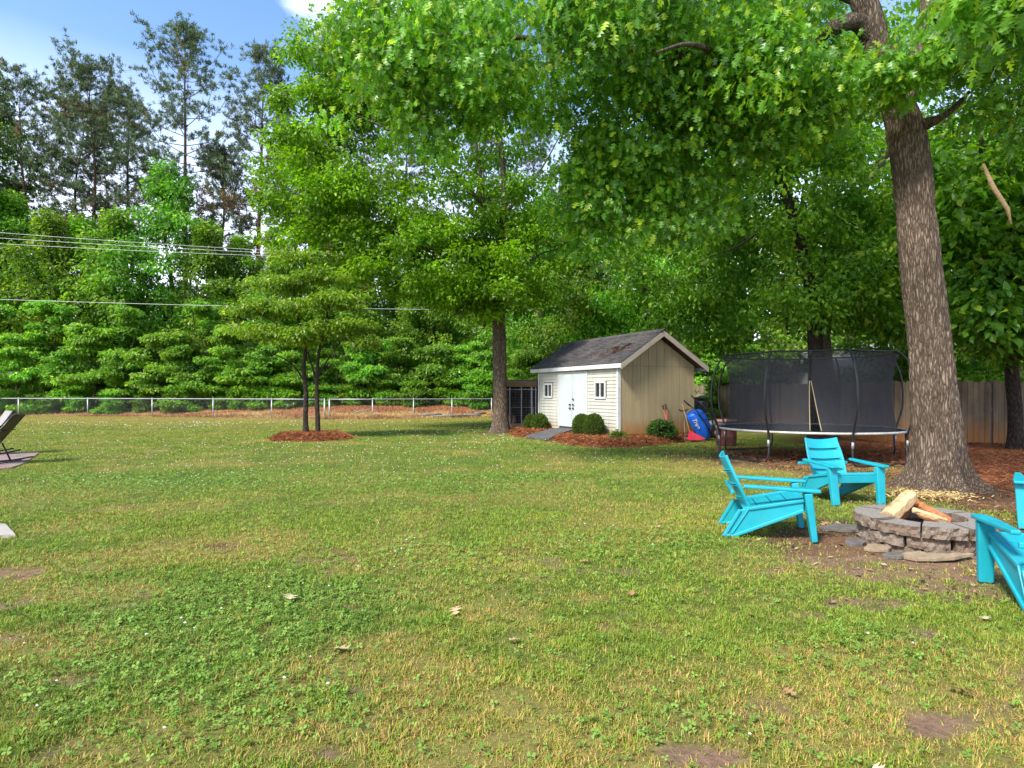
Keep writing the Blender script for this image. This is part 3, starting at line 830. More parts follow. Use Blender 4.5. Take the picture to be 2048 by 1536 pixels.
# ---- generic broadleaf tree in local space
def broad(name, label, cat, loc, trunk, radii, limbs, lobes, leaf, pal, seed, group=None, bark='bark_mid', per=90, size=.16, spread=(.6, .6, .4), droop=.3, jit=.55, up=1.0, tone=.4, flare_r=.12, rough=.008, rz=0, lod=True, rmax=.05, nseg=40, shell=.45, mat='leaf', kseg=8):
    root = thing(name, label, cat, loc, rz, group)
    t, P, rr = trunk_mesh('trunk', trunk, radii, M[bark], root, seed, nseg, .6, flare_r, 5, rough, kseg, 18)
    w = Wood()
    zt = P[-1].z
    for a, b in zip(P[::3], rr[::3]):
        if a.z > zt * .22: w.p.append(tuple(a)); w.r.append(float(b))
    for l in limbs: w.path(l[0], l[1], l[2], 8, 4)
    C = in_lobes(lobes, seed + 1, shell)
    w.connect(C, seed + 2, rmax, 0, 3, 4)
    if w.mb.v: w.build('limbs', M[bark], root)
    lv = Leaves(seed + 3)
    lv.cloud(C, per, spread, size, leaf, pal, droop, up, jit, .3, tone)
    lv.build('crown', M[mat], root)
    return root

PAL_YEL = ((.060, .185, .014), (.165, .345, .028), (.24, .41, .05), .12)
PAL_MID = ((.050, .155, .022), (.145, .305, .036), (.24, .37, .05), .14)
PAL_DEEP = ((.035, .11, .020), (.10, .22, .036), (.17, .28, .05), .1)
PAL_HILL = ((.038, .125, .020), (.125, .275, .045), (.21, .33, .075), .14)

# ---- yard tree left of the shed
def yard_tree():
    bx, by = -.40, 22.1
    broad('maple_tree', 'bright yellow green shade tree with a tall bare trunk left of the shed', 'tree', (bx, by, 0),
          [(0, 0, -.1), (-.02, 0, .5), (-.04, 0, 1.5), (-.06, 0, 3), (-.1, 0, 4.4), (-.15, .1, 6), (.1, .2, 8), (.0, .2, 10.5), (-.4, .1, 13), (-.6, 0, 15)],
          [.31, .28, .26, .25, .235, .16, .13, .10, .06, .02],
          [([(-.1, 0, 4.3), (-.35, -.2, 5.4), (-.55, -.3, 6.9), (-.65, -.4, 8.4), (-.9, -.5, 10.5), (-1.4, -.6, 12.6)], .15, .03),
           ([(-.3, -.1, 5.6), (-1.2, -.6, 6.35), (-2.5, -1.0, 6.55), (-3.8, -1.2, 6.75), (-5.6, -1.3, 7.2), (-7.2, -1.4, 7.7)], .10, .02),
           ([(-.15, 0, 4.6), (-.8, -.5, 5.1), (-1.8, -1.0, 5.3), (-3.0, -1.3, 5.2)], .07, .015),
           ([(-.1, 0, 5.2), (.7, -.3, 6.0), (1.5, -.5, 6.5), (2.4, -.6, 6.7)], .07, .015),
           ([(-.6, -.4, 8.2), (-2.0, -.9, 9.6), (-3.8, -1.2, 10.6), (-5.4, -1.2, 11.3)], .08, .015),
           ([(.1, .1, 8), (1.4, 0, 9.6), (2.2, 0, 11)], .07, .015)],
          [(-2.6, .3, 10.6, 4.9, 3.6, 4.4, 190), (-6.0, -.8, 7.7, 2.5, 1.8, 1.9, 75), (-7.2, -.6, 10.0, 1.4, 1.4, 2.4, 45), (.9, -.6, 6.6, 2.2, 1.8, 1.6, 55), (-2.8, -1.0, 6.1, 3.2, 2.2, 1.5, 90),
           (-.6, -1.2, 4.9, 2.3, 1.6, .75, 46), (-4.9, .2, 13.0, 2.4, 2.2, 2.0, 55), (-1.2, 0, 14.0, 2.8, 2.2, 1.6, 50), (-6.3, 0, 12.8, 1.7, 1.5, 2.4, 50), (-3.6, 0, 14.8, 3.0, 2, 1.5, 50)],
          'simple', PAL_YEL, 40, None, 'bark_oak', 120, .16, (.64, .64, .32), .45, .6, 1.0, .55, .26, .012, nseg=90, kseg=14, rmax=.045, shell=.35)
yard_tree()

# ---- twin stemmed dogwood in its needle ring
def dogwood():
    bx, by = -6.40, 19.2
    o = broad('dogwood_tree', 'small twin stemmed dogwood with layered branches in a round needle bed', 'tree', (bx, by, .14),
          [(-.21, 0, -.1), (-.24, 0, .6), (-.22, 0, 1.5), (-.3, 0, 2.4), (-.24, 0, 3.1), (-.5, 0, 4.2), (-.7, 0, 5.6)], [.10, .09, .08, .07, .06, .045, .015],
          [([(.22, 0, -.1), (.20, 0, .7), (.17, 0, 1.6), (.2, 0, 2.4), (.26, 0, 3.0), (.5, 0, 4.0), (.6, .1, 5.4)], .105, .03),
           ([(.17, 0, 1.9), (0, 0, 2.5), (-.15, 0, 3.0)], .05, .03),
           ([(-.26, 0, 1.9), (-.7, -.2, 2.6), (-1.5, -.4, 3.0), (-2.3, -.5, 3.3)], .035, .01),
           ([(.2, 0, 2.1), (.7, -.2, 2.8), (1.2, -.3, 3.4), (1.9, -.4, 3.7)], .035, .01),
           ([(-.3, 0, 3.2), (-1.2, -.3, 4.0), (-2.2, -.4, 4.6)], .035, .01)],
          [(-1.6, -.2, 3.7, 1.2, 1.1, .28, 26), (-.3, -.5, 3.55, 1.3, 1.0, .30, 30), (1.2, -.3, 3.9, 1.3, 1.0, .3, 28), (-2.0, 0, 4.6, 1.0, 1.0, .28, 22), (-.6, 0, 4.6, 1.4, 1.2, .35, 30), (1.0, 0, 4.9, 1.2, 1.1, .3, 24),
           (-1.3, 0, 5.5, 1.1, 1.0, .3, 20), (.1, 0, 5.7, 1.2, 1.0, .3, 22), (-.5, 0, 6.4, 1.0, .8, .3, 16), (2.0, -.2, 3.4, .6, .6, .25, 8)],
          'simple', ((.09, .185, .025), (.19, .30, .045), (.30, .36, .09), .15), 60, None, 'bark_dark', 70, .14, (.5, .5, .14), .45, .4, 1.2, .5, .05, .004, rmax=.02, shell=.1)
    o.scale = (.88, .88, .88)
dogwood()
# ---- tall trees right of the shed and beyond the board fence
def hickory():
    bx, by = 8.95, 17.6
    broad('hickory_tree', 'dark stemmed tree standing right behind the trampoline with a bent trunk', 'tree', (bx, by, 0),
          [(0, 0, -.1), (-.02, 0, .6), (-.03, 0, 1.6), (-.06, 0, 3), (-.12, 0, 4.2), (-.45, 0, 5.6), (-.7, 0, 6.6), (-1.2, 0, 8.2), (-1.6, 0, 9.6), (-1.8, .2, 12), (-1.6, .3, 14.5)],
          [.25, .24, .23, .21, .19, .17, .15, .13, .11, .07, .02],
          [([(-1.0, 0, 7.6), (-1.9, -.2, 7.75), (-3.2, -.4, 7.7), (-4.2, -.5, 7.5)], .075, .02),
           ([(-.12, 0, 4.2), (.7, -.3, 4.4), (1.8, -.6, 4.2), (2.6, -.8, 3.9)], .05, .012),
           ([(-.6, 0, 6.2), (-1.6, -.5, 6.2), (-2.6, -.8, 5.6), (-3.6, -1, 5.2)], .06, .012),
           ([(-1.2, 0, 8.3), (-.2, -.2, 9.3), (.9, -.3, 9.9)], .06, .015),
           ([(-1.4, 0, 9), (-2.6, -.4, 10.2), (-3.8, -.5, 11.2)], .06, .015)],
          [(-2.6, 3.4, 6.2, 3.0, 1.6, 2.0, 75), (-2.2, 4.6, 4.0, 2.0, 1.2, 1.3, 45), (.4, -.6, 4.4, 2.3, 1.4, 1.2, 45), (-.5, .2, 7.6, 3.6, 2.2, 2.0, 85), (-1.6, .4, 10.6, 4.2, 3.0, 2.8, 110), (2.2, 0, 6.4, 2.0, 1.7, 1.8, 50), (2.2, -.2, 3.9, 1.3, 1.2, .8, 20)],
          'ovate', PAL_MID, 80, None, 'bark_dark', 90, .165, (.62, .62, .45), .6, .6, .85, .45, .10, .008, nseg=60, kseg=12)
hickory()

def leaning():
    bx, by = 10.55, 19.6
    broad('leaning_tree', 'leaning brown trunk slanting up to the right behind the bent hickory', 'tree', (bx, by, 0),
          [(0, 0, -.1), (-.15, 0, 1.5), (-.4, 0, 4.2), (-.3, 0, 6), (.55, 0, 7.6), (1.6, 0, 9.2), (2.4, .2, 11), (2.7, .3, 13.5)], [.19, .18, .175, .17, .17, .16, .11, .04],
          [([(.7, 0, 8.0), (0, .3, 9.6), (-.8, .4, 11)], .08, .02), ([(1.5, 0, 9.1), (3.0, .2, 9.9), (4.2, .3, 10.1)], .08, .02)],
          [(1.8, .6, 11.4, 3.4, 2.4, 2.6, 70), (4.4, .3, 8.6, 2.2, 1.8, 2.2, 45), (-1.4, 1.2, 10.8, 2.4, 2, 2.2, 40), (2.6, 2.0, 6.0, 2.0, 1.2, 1.4, 30)],
          'ovate', PAL_YEL, 90, None, 'bark_mid', 80, .21, (.7, .7, .5), .5, .6, .9, .4, .1, .008)
leaning()

def bigleaf():
    bx, by = 12.75, 15.2
    broad('magnolia_tree', 'big leaved dark trunked tree by the board fence right of the oak', 'tree', (bx, by, 0),
          [(0, 0, -.1), (0, 0, 1.0), (-.1, 0, 2.2), (-.05, 0, 3.2), (-.45, 0, 4.4), (-.5, 0, 5.6), (-.8, 0, 7), (-.9, 0, 9)], [.17, .155, .15, .14, .13, .11, .08, .03],
          [([(-.1, 0, 2.6), (-.9, -.4, 3.2), (-1.7, -.7, 3.1)], .04, .012), ([(-.3, 0, 4), (-1.2, -.3, 4.8), (-2.0, -.4, 5.2)], .045, .012), ([(0, 0, 3), (.9, -.5, 3.6), (1.6, -.8, 3.8)], .045, .012)],
          [(-1.3, -1.2, 3.5, 1.3, .9, 1.25, 42), (-.9, -.6, 5.4, 1.9, 1.3, 1.2, 48), (1.0, -1.0, 4.4, 1.5, 1.2, 1.9, 46), (-.4, -.4, 7.2, 2.3, 1.6, 1.5, 46), (-.1, -1.5, 2.7, 1.0, .6, .5, 14), (1.2, -1.0, 7, 1.6, 1.4, 1.8, 34)],
          'ovate', ((.045, .150, .022), (.13, .29, .034), (.22, .35, .05), .12), 100, None, 'bark_dark', 62, .24, (.58, .58, .34), .5, .5, .95, .35, .08, .006)
bigleaf()

# ---- wood-edge prototypes, then copies
def lobes_tall(h, r, seed, low=.25, n=150):
    rr = random.Random(seed); out = []
    for i in range(9):
        f = i / 8; z = h * (low + (1 - low) * f * .93); w = r * (math.sin(math.pi * min(1, .25 + .75 * f)) ** .6) * rr.uniform(.7, 1.1)
        a = rr.uniform(0, 6.28); q = w * .35
        out.append((q * math.cos(a), q * math.sin(a), z, w * .85, w * .85, h * .10 * rr.uniform(.8, 1.3), int(n / 9)))
    return out
def straight(h, r, seed, bend=.03):
    rr = random.Random(seed); n = 7
    P = [(rr.uniform(-bend, bend) * h * (i > 0), rr.uniform(-bend, bend) * h * (i > 0), -.2 + (h + .2) * i / (n - 1)) for i in range(n)]
    return P, [r * (1 - .9 * i / (n - 1)) for i in range(n)]

PROTO = {}
def proto_tall(key, h, r, seed, pal, size=.24, per=95, low=.25, n=150, name='broadleaf_tree', spread=(.85, .85, .5), group='leafy trees along the edge of the woods'):
    P, rr = straight(h, .012 * h + .04, seed)
    PROTO[key] = [broad(name, None, 'tree', (0, 0, 0), P, rr, [], lobes_tall(h, r, seed, low, n), 'simple', pal, seed, group, 'bark_dark', per, size, spread, .45, .6, .9, .5, .08, .006, rmax=.06, nseg=20, kseg=3, shell=.3), False]
def proto_under(key, h, r, seed, pal, name='understory_tree', per=85, size=.21, tiers=7, low=.06, group='low layered trees behind the wire fence'):
    rr = random.Random(seed); P, ra = straight(h, .07, seed, .06); lob = []
    for i in range(tiers * 5):
        f = rr.random() ** 1.15; z = h * (low + .93 * f); w = r * (1.0 - .62 * f ** 1.6) * rr.uniform(.75, 1.15)
        a = rr.uniform(0, 6.28); q = w * rr.uniform(.35, .95); s = rr.uniform(.35, .8) * (1 - .3 * f)
        lob.append((q * math.cos(a), q * math.sin(a), z - .12 * q, s, s, rr.uniform(.1, .22), rr.randint(4, 7)))
    PROTO[key] = [broad(name, None, 'tree', (0, 0, 0), P, ra, [], lob, 'simple', pal, seed, group, 'bark_dark', per, size, (.52, .52, .20), .55, .5, 1.0, .6, .03, .003, rmax=.02, nseg=14, kseg=3, shell=.15), False]

proto_tall('t1', 15, 3.6, 101, PAL_HILL)
proto_tall('t2', 13, 3.9, 102, PAL_MID, low=.18)
proto_tall('t3', 19, 4.2, 103, PAL_HILL, low=.3, n=190)
proto_tall('t4', 11, 3.2, 104, ((.05, .13, .02), (.15, .27, .04), (.24, .33, .07), .15), low=.12, n=130)
proto_tall('t5', 22, 4.8, 105, PAL_DEEP, size=.27, low=.22, n=220)
proto_under('u1', 5.5, 2.6, 111, ((.08, .20, .028), (.20, .36, .06), (.30, .43, .12), .18))
proto_under('u2', 7.5, 3.0, 112, ((.06, .17, .024), (.17, .33, .052), (.26, .40, .10), .18), tiers=8)
proto_under('u3', 4.0, 2.2, 113, ((.06, .17, .024), (.17, .32, .055), (.24, .37, .09), .15), tiers=5)
proto_under('u4', 2.2, 1.5, 114, PAL_MID, name='wild_shrub', tiers=4, low=.1, group='wild shrubs at the foot of the woods')

def place(key, x, y, rz, sc, label, group=None):
    o, used = PROTO[key]
    z = hz(x, y) - .03
    if not used:
        PROTO[key][1] = True
        o.location = (x, y, z); o.rotation_euler = (0, 0, rz); o.scale = (sc, sc, sc); o['label'] = label
        if group: o['group'] = group
        return o
    return dup(o, (x, y, z), rz, label, group, (sc, sc, sc))

def PX(px, Y): return ((px - 1024) / FOC * Y, Y)
rt = random.Random(77)
ORD = ['first', 'second', 'third', 'fourth', 'fifth', 'sixth', 'seventh', 'eighth', 'ninth', 'tenth', 'eleventh', 'twelfth', 'thirteenth', 'fourteenth', 'fifteenth', 'sixteenth', 'seventeenth', 'eighteenth', 'nineteenth', 'twentieth', 'twenty-first', 'twenty-second', 'twenty-third', 'twenty-fourth']

# front row of layered low trees, directly behind the wire fence, left to right
front = [(-40, 40.5, 'u2', 1.0), (40, 40, 'u1', 1.05), (110, 41, 'u2', 1.0), (190, 40.2, 'u1', 1.1), (270, 40.8, 'u2', .95), (330, 39.6, 'u1', 1.0), (400, 40.6, 'u2', .95), (470, 39.8, 'u1', 1.05), (540, 41, 'u2', 1.0), (590, 40, 'u1', .95),
         (660, 42, 'u2', .9), (735, 40.5, 'u3', 1.15), (800, 42.5, 'u1', .9), (870, 41.5, 'u3', 1.1), (935, 42.5, 'u1', .85), (985, 41, 'u3', 1.0), (1050, 41, 'u1', 1.0)]
for i, (px, Y, k, s) in enumerate(front):
    x, y = PX(px, Y)
    place(k, x, y, rt.uniform(0, 6.28), s, '%s low layered tree from the left, close behind the wire fence' % ORD[i])
shr = [(10, 39.6), (85, 39.2), (150, 39.9), (230, 39), (300, 39.5), (365, 38.8), (440, 39.2), (505, 38.6), (570, 38.8), (640, 38.6), (700, 39.4), (765, 39.6), (830, 39.2), (900, 40.2), (960, 39.6), (1015, 40)]
for i, (px, Y) in enumerate(shr):
    x, y = PX(px, Y)
    place('u4', x, y, rt.uniform(0, 6.28), rt.uniform(.6, 1.0), '%s wild shrub from the left at the foot of the woods' % ORD[i])
# second row: leafy trees, left to right
mid = [(-60, 44, 't1', 1.05), (20, 46, 't2', 1.05), (100, 44, 't4', 1.1), (165, 47, 't2', .95), (235, 44.5, 't4', 1.12), (330, 46, 't1', 1.08), (415, 45, 't4', 1.05), (480, 47, 't2', .85), (560, 45.5, 't4', 1.0), (640, 47, 't2', .9), (715, 46, 't4', .95), (790, 48, 't2', .9), (860, 46, 't4', .95), (930, 48, 't1', .8), (1000, 46, 't4', 1.0), (1075, 47, 't2', .9)]
for i, (px, Y, k, s) in enumerate(mid):
    x, y = PX(px, Y)
    place(k, x, y, rt.uniform(0, 6.28), s * (1.14 if px < 520 else 1.08), '%s mid height leafy tree from the left in the second row of the woods' % ORD[i])
x, y = PX(-25, 50); place('t5', x, y, .4, 1.2, 'tallest leafy tree at the far left, crown rising to the pine tops', 'tall leafy trees at the far left')
x, y = PX(-120, 48); place('t5', x, y, 2.4, 1.15, 'leafy tall tree at the picture\'s left border, mostly cut off', 'tall leafy trees at the far left')
# rear row, dark filler trees deep in the wood
for i in range(22):
    px = -120 + i * 58 + rt.uniform(-14, 14); Y = rt.uniform(53, 66)
    x, y = PX(px, Y)
    place(rt.choice(['t2', 't4', 't1', 'u2']), x, y, rt.uniform(0, 6.28), rt.uniform(.75, .95), 'half hidden leafy tree in the dim rear of the woods', 'half hidden trees deep in the woods')
# right side: behind the shed and the board fence
rgt = [(1085, 36, 't1', .9, 'leafy tree behind the shed left end, above the wire pen'), (1150, 33, 't4', .95, 'bushy tree directly behind the middle of the shed roof'),
       (1210, 38, 't3', .95, 'tall leafy tree rising behind the shed ridge'), (1290, 31, 't2', .95, 'broad leafy tree behind the shed gable peak'),
       (1350, 37, 't3', 1.0, 'tall leafy tree behind the gap right of the shed'), (1420, 31, 't1', .9, 'leafy tree beyond the board fence left of the trampoline'),
       (1500, 36, 't3', 1.0, 'tall tree beyond the fence, behind the left half of the trampoline'), (1580, 33, 't4', 1.05, 'bushy bright tree beyond the fence above the trampoline'),
       (1700, 38, 't3', 1.0, 'tall bright tree beyond the neighbour house roof'), (1770, 25, 't4', .9, 'leafy tree beside the neighbour house left of the oak trunk'),
       (1900, 27, 't1', .85, 'leafy tree beyond the fence just right of the oak trunk'), (1990, 24, 't2', .85, 'leafy tree beyond the fence at the right border'),
       (2060, 20.5, 't4', .8, 'bushy tree beyond the fence cut off by the right border'), (1840, 42, 't3', 1.05, 'tall tree far behind the oak trunk'), (1980, 40, 't3', 1.0, 'tall tree far behind the magnolia on the right'),
       (2120, 30, 't3', .9, 'tall tree outside the right border'), (1120, 46, 't3', .8, 'tall slim leafy tree behind the utility pole')]
for px, Y, k, s, lab in rgt:
    x, y = PX(px, Y)
    place(k, x, y, rt.uniform(0, 6.28), s, lab, 'leafy trees behind the shed and board fence')
for i, (px, Y, s) in enumerate([(1395, 29, .8), (1450, 25.5, .6), (1480, 27, .7), (1120, 31, .8), (1180, 33, .8), (1330, 29.5, .7), (1060, 33, .75)]):
    x, y = PX(px, Y)
    place(['u1', 'u3'][i % 2], x, y, rt.uniform(0, 6.28), s, ['low tree behind the shed right corner', 'small tree peeking over the fence left of the trampoline', 'low tree beyond the fence behind the trampoline poles', 'small tree behind the wire pen roof', 'low tree behind the shed roof left part', 'small tree behind the shed back wall', 'low tree left of the wire pen'][i], 'low trees behind the shed')

# ---- pines
def pine(key, h, seed, spread=4.2, low=.48, brown=.12, lean=.0, nb=46):
    r = random.Random(seed); rn = np.random.default_rng(seed)
    root = thing('pine_tree', None, 'tree', (0, 0, 0), 0, 'tall pines at the back of the woods')
    n = 9
    P = [(lean * h * (i / (n - 1)) ** 1.5 + r.uniform(-.006, .006) * h * (i > 0), r.uniform(-.006, .006) * h * (i > 0), -.3 + (h + .3) * i / (n - 1)) for i in range(n)]
    rad = [.30 * (1 - .93 * i / (n - 1)) for i in range(n)]
    t, PP, rr = trunk_mesh('trunk', P, rad, M['bark_pine'], root, seed, 18, .5, .08, 5, .008, 5, 12)
    w = Wood(); tips = []
    for i in range(nb):
        f = low + (1 - low) * (i / nb) ** .9; z = h * f
        g = (f - low) / (1 - low)
        L = spread * (math.sin(math.pi * min(1, .22 + .78 * g)) ** .55 + .1) * r.uniform(.55, 1.1) * (1 - .35 * g)
        a = i * 2.399 + r.uniform(-.5, .5); up = -.05 + .95 * g + r.uniform(-.15, .2)
        k = min(range(len(PP)), key=lambda j: abs(PP[j].z - z)); o = PP[k]
        d = Vector((math.cos(a), math.sin(a), 0))
        p = [o, o + d * L * .4 + Vector((0, 0, L * .4 * up * .6)), o + d * L * .75 + Vector((0, 0, L * .75 * up * .85)), o + d * L + Vector((0, 0, L * up + .2 * L))]
        w.path(p, max(.03, .05 * (1 - .5 * g)), .012, 5, 3)
        Q = catmull(p, 4)
        for q in range(r.randint(10, 16)):
            j = r.randint(len(Q) // 3, len(Q) - 1); s = Q[j]
            dd = Vector((r.gauss(0, 1), r.gauss(0, 1), r.uniform(.1, 1.0))).normalized() * r.uniform(.4, 1.3)
            dd += d * .35
            e = s + dd
            w.mb.tube([s, e], [.012, .006], 3, cap=False)
            tips.append(e); tips.append(s + dd * .6 + Vector((r.uniform(-.2, .2), r.uniform(-.2, .2), .1)))
        tips.append(p[-1])
    # a few dead lower branches
    for i in range(9):
        z = h * r.uniform(.25, low); k = min(range(len(PP)), key=lambda j: abs(PP[j].z - z)); a = r.uniform(0, 6.28); L = r.uniform(.8, 2.2)
        w.mb.tube([PP[k], PP[k] + Vector((math.cos(a) * L * .6, math.sin(a) * L * .6, .1 * L)), PP[k] + Vector((math.cos(a) * L, math.sin(a) * L, r.uniform(-.2, .3)))], [.03, .02, .008], 4)
    w.build('branches', M['bark_pine'], root)
    T = np.array([tuple(t) for t in tips]); m = 20; N = len(T) * m
    c = np.repeat(T, m, 0); d = rn.normal(0, .75, (N, 3)); d[:, 2] += .85; d /= np.linalg.norm(d, axis=1, keepdims=True)
    L = .20 + .16 * rn.random(N); s = np.cross(d, rn.normal(0, 1, (N, 3))); s /= np.linalg.norm(s, axis=1, keepdims=True)
    base = c + rn.normal(0, .07, (N, 3))
    V = np.stack([base - s * .027, base + s * .027, base + d * L[:, None]], 1).reshape(-1, 3)
    k = np.repeat(rn.random(len(T)), m)
    tone = np.repeat(vnoise(T[:, 0] * .5, T[:, 2] * .5, seed), m)
    col = lerp(np.array([[.040, .070, .030]]) * np.ones((N, 1)), np.array([[.085, .125, .050]]), k)
    br = (tone + .25 * (rn.random(N) - .5)) > 1 - brown * 2.2
    col[br] = np.array([.15, .10, .045]) * (.7 + .6 * rn.random((br.sum(), 1)))
    me = np_mesh('needles', V, np.arange(N * 3).reshape(-1, 3), np.repeat(col, 3, 0))
    link_mesh('crown', me, M['needle'], root)
    PROTO[key] = [root, False]
pine('p1', 30, 201, 4.6, .46, .06, 0, 54)
pine('p2', 29, 202, 4.2, .48, .13, .03)
pine('p3', 28, 203, 5.0, .42, .10, -.06, 74)
pine('p4', 21, 204, 3.4, .42, .15)
pines = [('p1', 370, 50, .2, 1.02, 'tallest pine, straight with an open pointed crown against the sky'), ('p2', 515, 50, 1.2, 1.0, 'straight pine with browning needles left of the yellow green yard tree'),
         ('p3', 190, 51, 2.0, .98, 'broad dense pine left of the tallest pine'), ('p3', 130, 54, 4.2, .96, 'wide pine behind the broad dense pine, leaning left'), ('p4', 445, 54, .6, 1.05, 'short thin pine between the two tallest pines'),
         ('p2', 60, 50, 3.4, .92, 'pine at the left with its crown among the tall leafy trees'), ('p1', 255, 57, 2.9, .95, 'slender pine behind and between the broad pine and the tallest pine'), ('p4', 590, 49, 3.0, 1.0, 'short browning pine hidden behind the yard tree left branches'),
         ('p1', 700, 55, 1.9, .9, 'pine whose trunk shows through the middle of the yard tree'), ('p4', 690, 46, 2.0, .8, 'young pine with a reddish trunk behind the dogwood'), ('p2', 810, 54, 4.9, .9, 'pine behind the yard tree crown'),
         ('p1', 1068, 50, 4.1, .74, 'thin grey pine in the sky gap right of the yard tree'), ('p2', 960, 56, 5.2, .85, 'pine directly behind the yard tree trunk'), ('p3', 1180, 58, 5.6, .8, 'pine far behind the shed'), ('p4', 640, 62, 1.2, 1.1, 'distant pine left of the yard tree trunk')]
for k, px, Y, rz, s, lab in pines:
    x, y = PX(px, Y); place(k, x, y, rz, s, lab)

# far wood that closes the view at ground level
def far_wood():
    lv = Leaves(300); r = np.random.default_rng(300)
    n = 2300
    C = np.stack([r.uniform(-95, 75, n), r.uniform(68, 92, n), r.uniform(.5, 1, n) ** .8 * r.uniform(0, 14, n) + 1], 1)
    lv.cloud(C, 40, (2.0, 1.5, 1.2), .75, 'simple', PAL_DEEP, .4, .8, .7, .3, .4)
    o = lv.build('far_wood', M['leaf'], None)
    tag(o, 'dim mass of far woodland filling the gaps between the trunks', 'woodland', kind='stuff')
    w = MB()
    for i in range(130):
        x = r.uniform(-70, 30); y = r.uniform(50, 80); h = r.uniform(9, 16); q = r.uniform(.08, .2)
        w.tube([(x, y, .3), (x + r.normal(0, .2), y, h * .5), (x + r.normal(0, .4), y, h)], [q, q * .8, q * .4], 6, cap=False)
    o = w.build('far_trunks', M['bark_dark'], None, True)
    tag(o, 'crowd of thin dark trunks in the dim depth of the woods', 'woodland', kind='stuff')
far_wood()
# ------------------------------------------------------------------ needle beds
def needle_bed(name, x0, x1, y0, y1, sel, label, n, seed):
    xs = np.linspace(x0, x1, 90); ys = np.linspace(y0, y1, 90); X, Y = np.meshgrid(xs, ys); x, y = X.ravel(), Y.ravel()
    m = mound(x, y); z = height(x, y) - .03 + .17 * m + .05 * m * (fbm(x * 7, y * 7, 4) - .4)
    i = np.arange(90 * 90).reshape(90, 90); f = np.stack([i[:-1, :-1], i[:-1, 1:], i[1:, 1:], i[1:, :-1]], -1).reshape(-1, 4)
    f = f[(m[f] > .001).any(1)]
    c = np.array([[.20, .065, .03]]) * (.6 + .8 * fbm(x * 8, y * 8, 6))[:, None]
    me = np_mesh(name, np.stack([x, y, z], 1), f, c, True)
    o = tag(link_mesh(name, me, M['straw']), label, 'needle bed', kind='stuff')
    r = np.random.default_rng(seed)
    x = r.uniform(x0, x1, n); y = r.uniform(y0, y1, n); m = mound(x, y)
    u, v = shed_xy(x, y)
    k = (r.random(n) < m * 1.5) & ~((u > -5.0) & (u < 0) & (v > 0)); x, y, m = x[k], y[k], m[k]
    z = height(x, y) - .02 + .17 * m + .05 * m * (fbm(x * 7, y * 7, 4) - .4) + .05 * r.random(len(x))
    q = needles('pine_needles', x, y, z, .20, .013, 'x', 'needle bed', seed, .4, ((.38, .15, .06), (.20, .07, .03)))
    q.parent = o; q['label'] = 'loose needles on the bed'; del q['category']
needle_bed('needle_bed', -.9, 6.4, 15.4, 23.2, 0, 'rust red pine needle bed along the shed front and gable', 60000, 41)
needle_bed('needle_bed', RING[0] - 1.8, RING[0] + 1.8, RING[1] - 1.7, RING[1] + 1.7, 0, 'round rust red needle bed under the twin stemmed dogwood', 26000, 42)

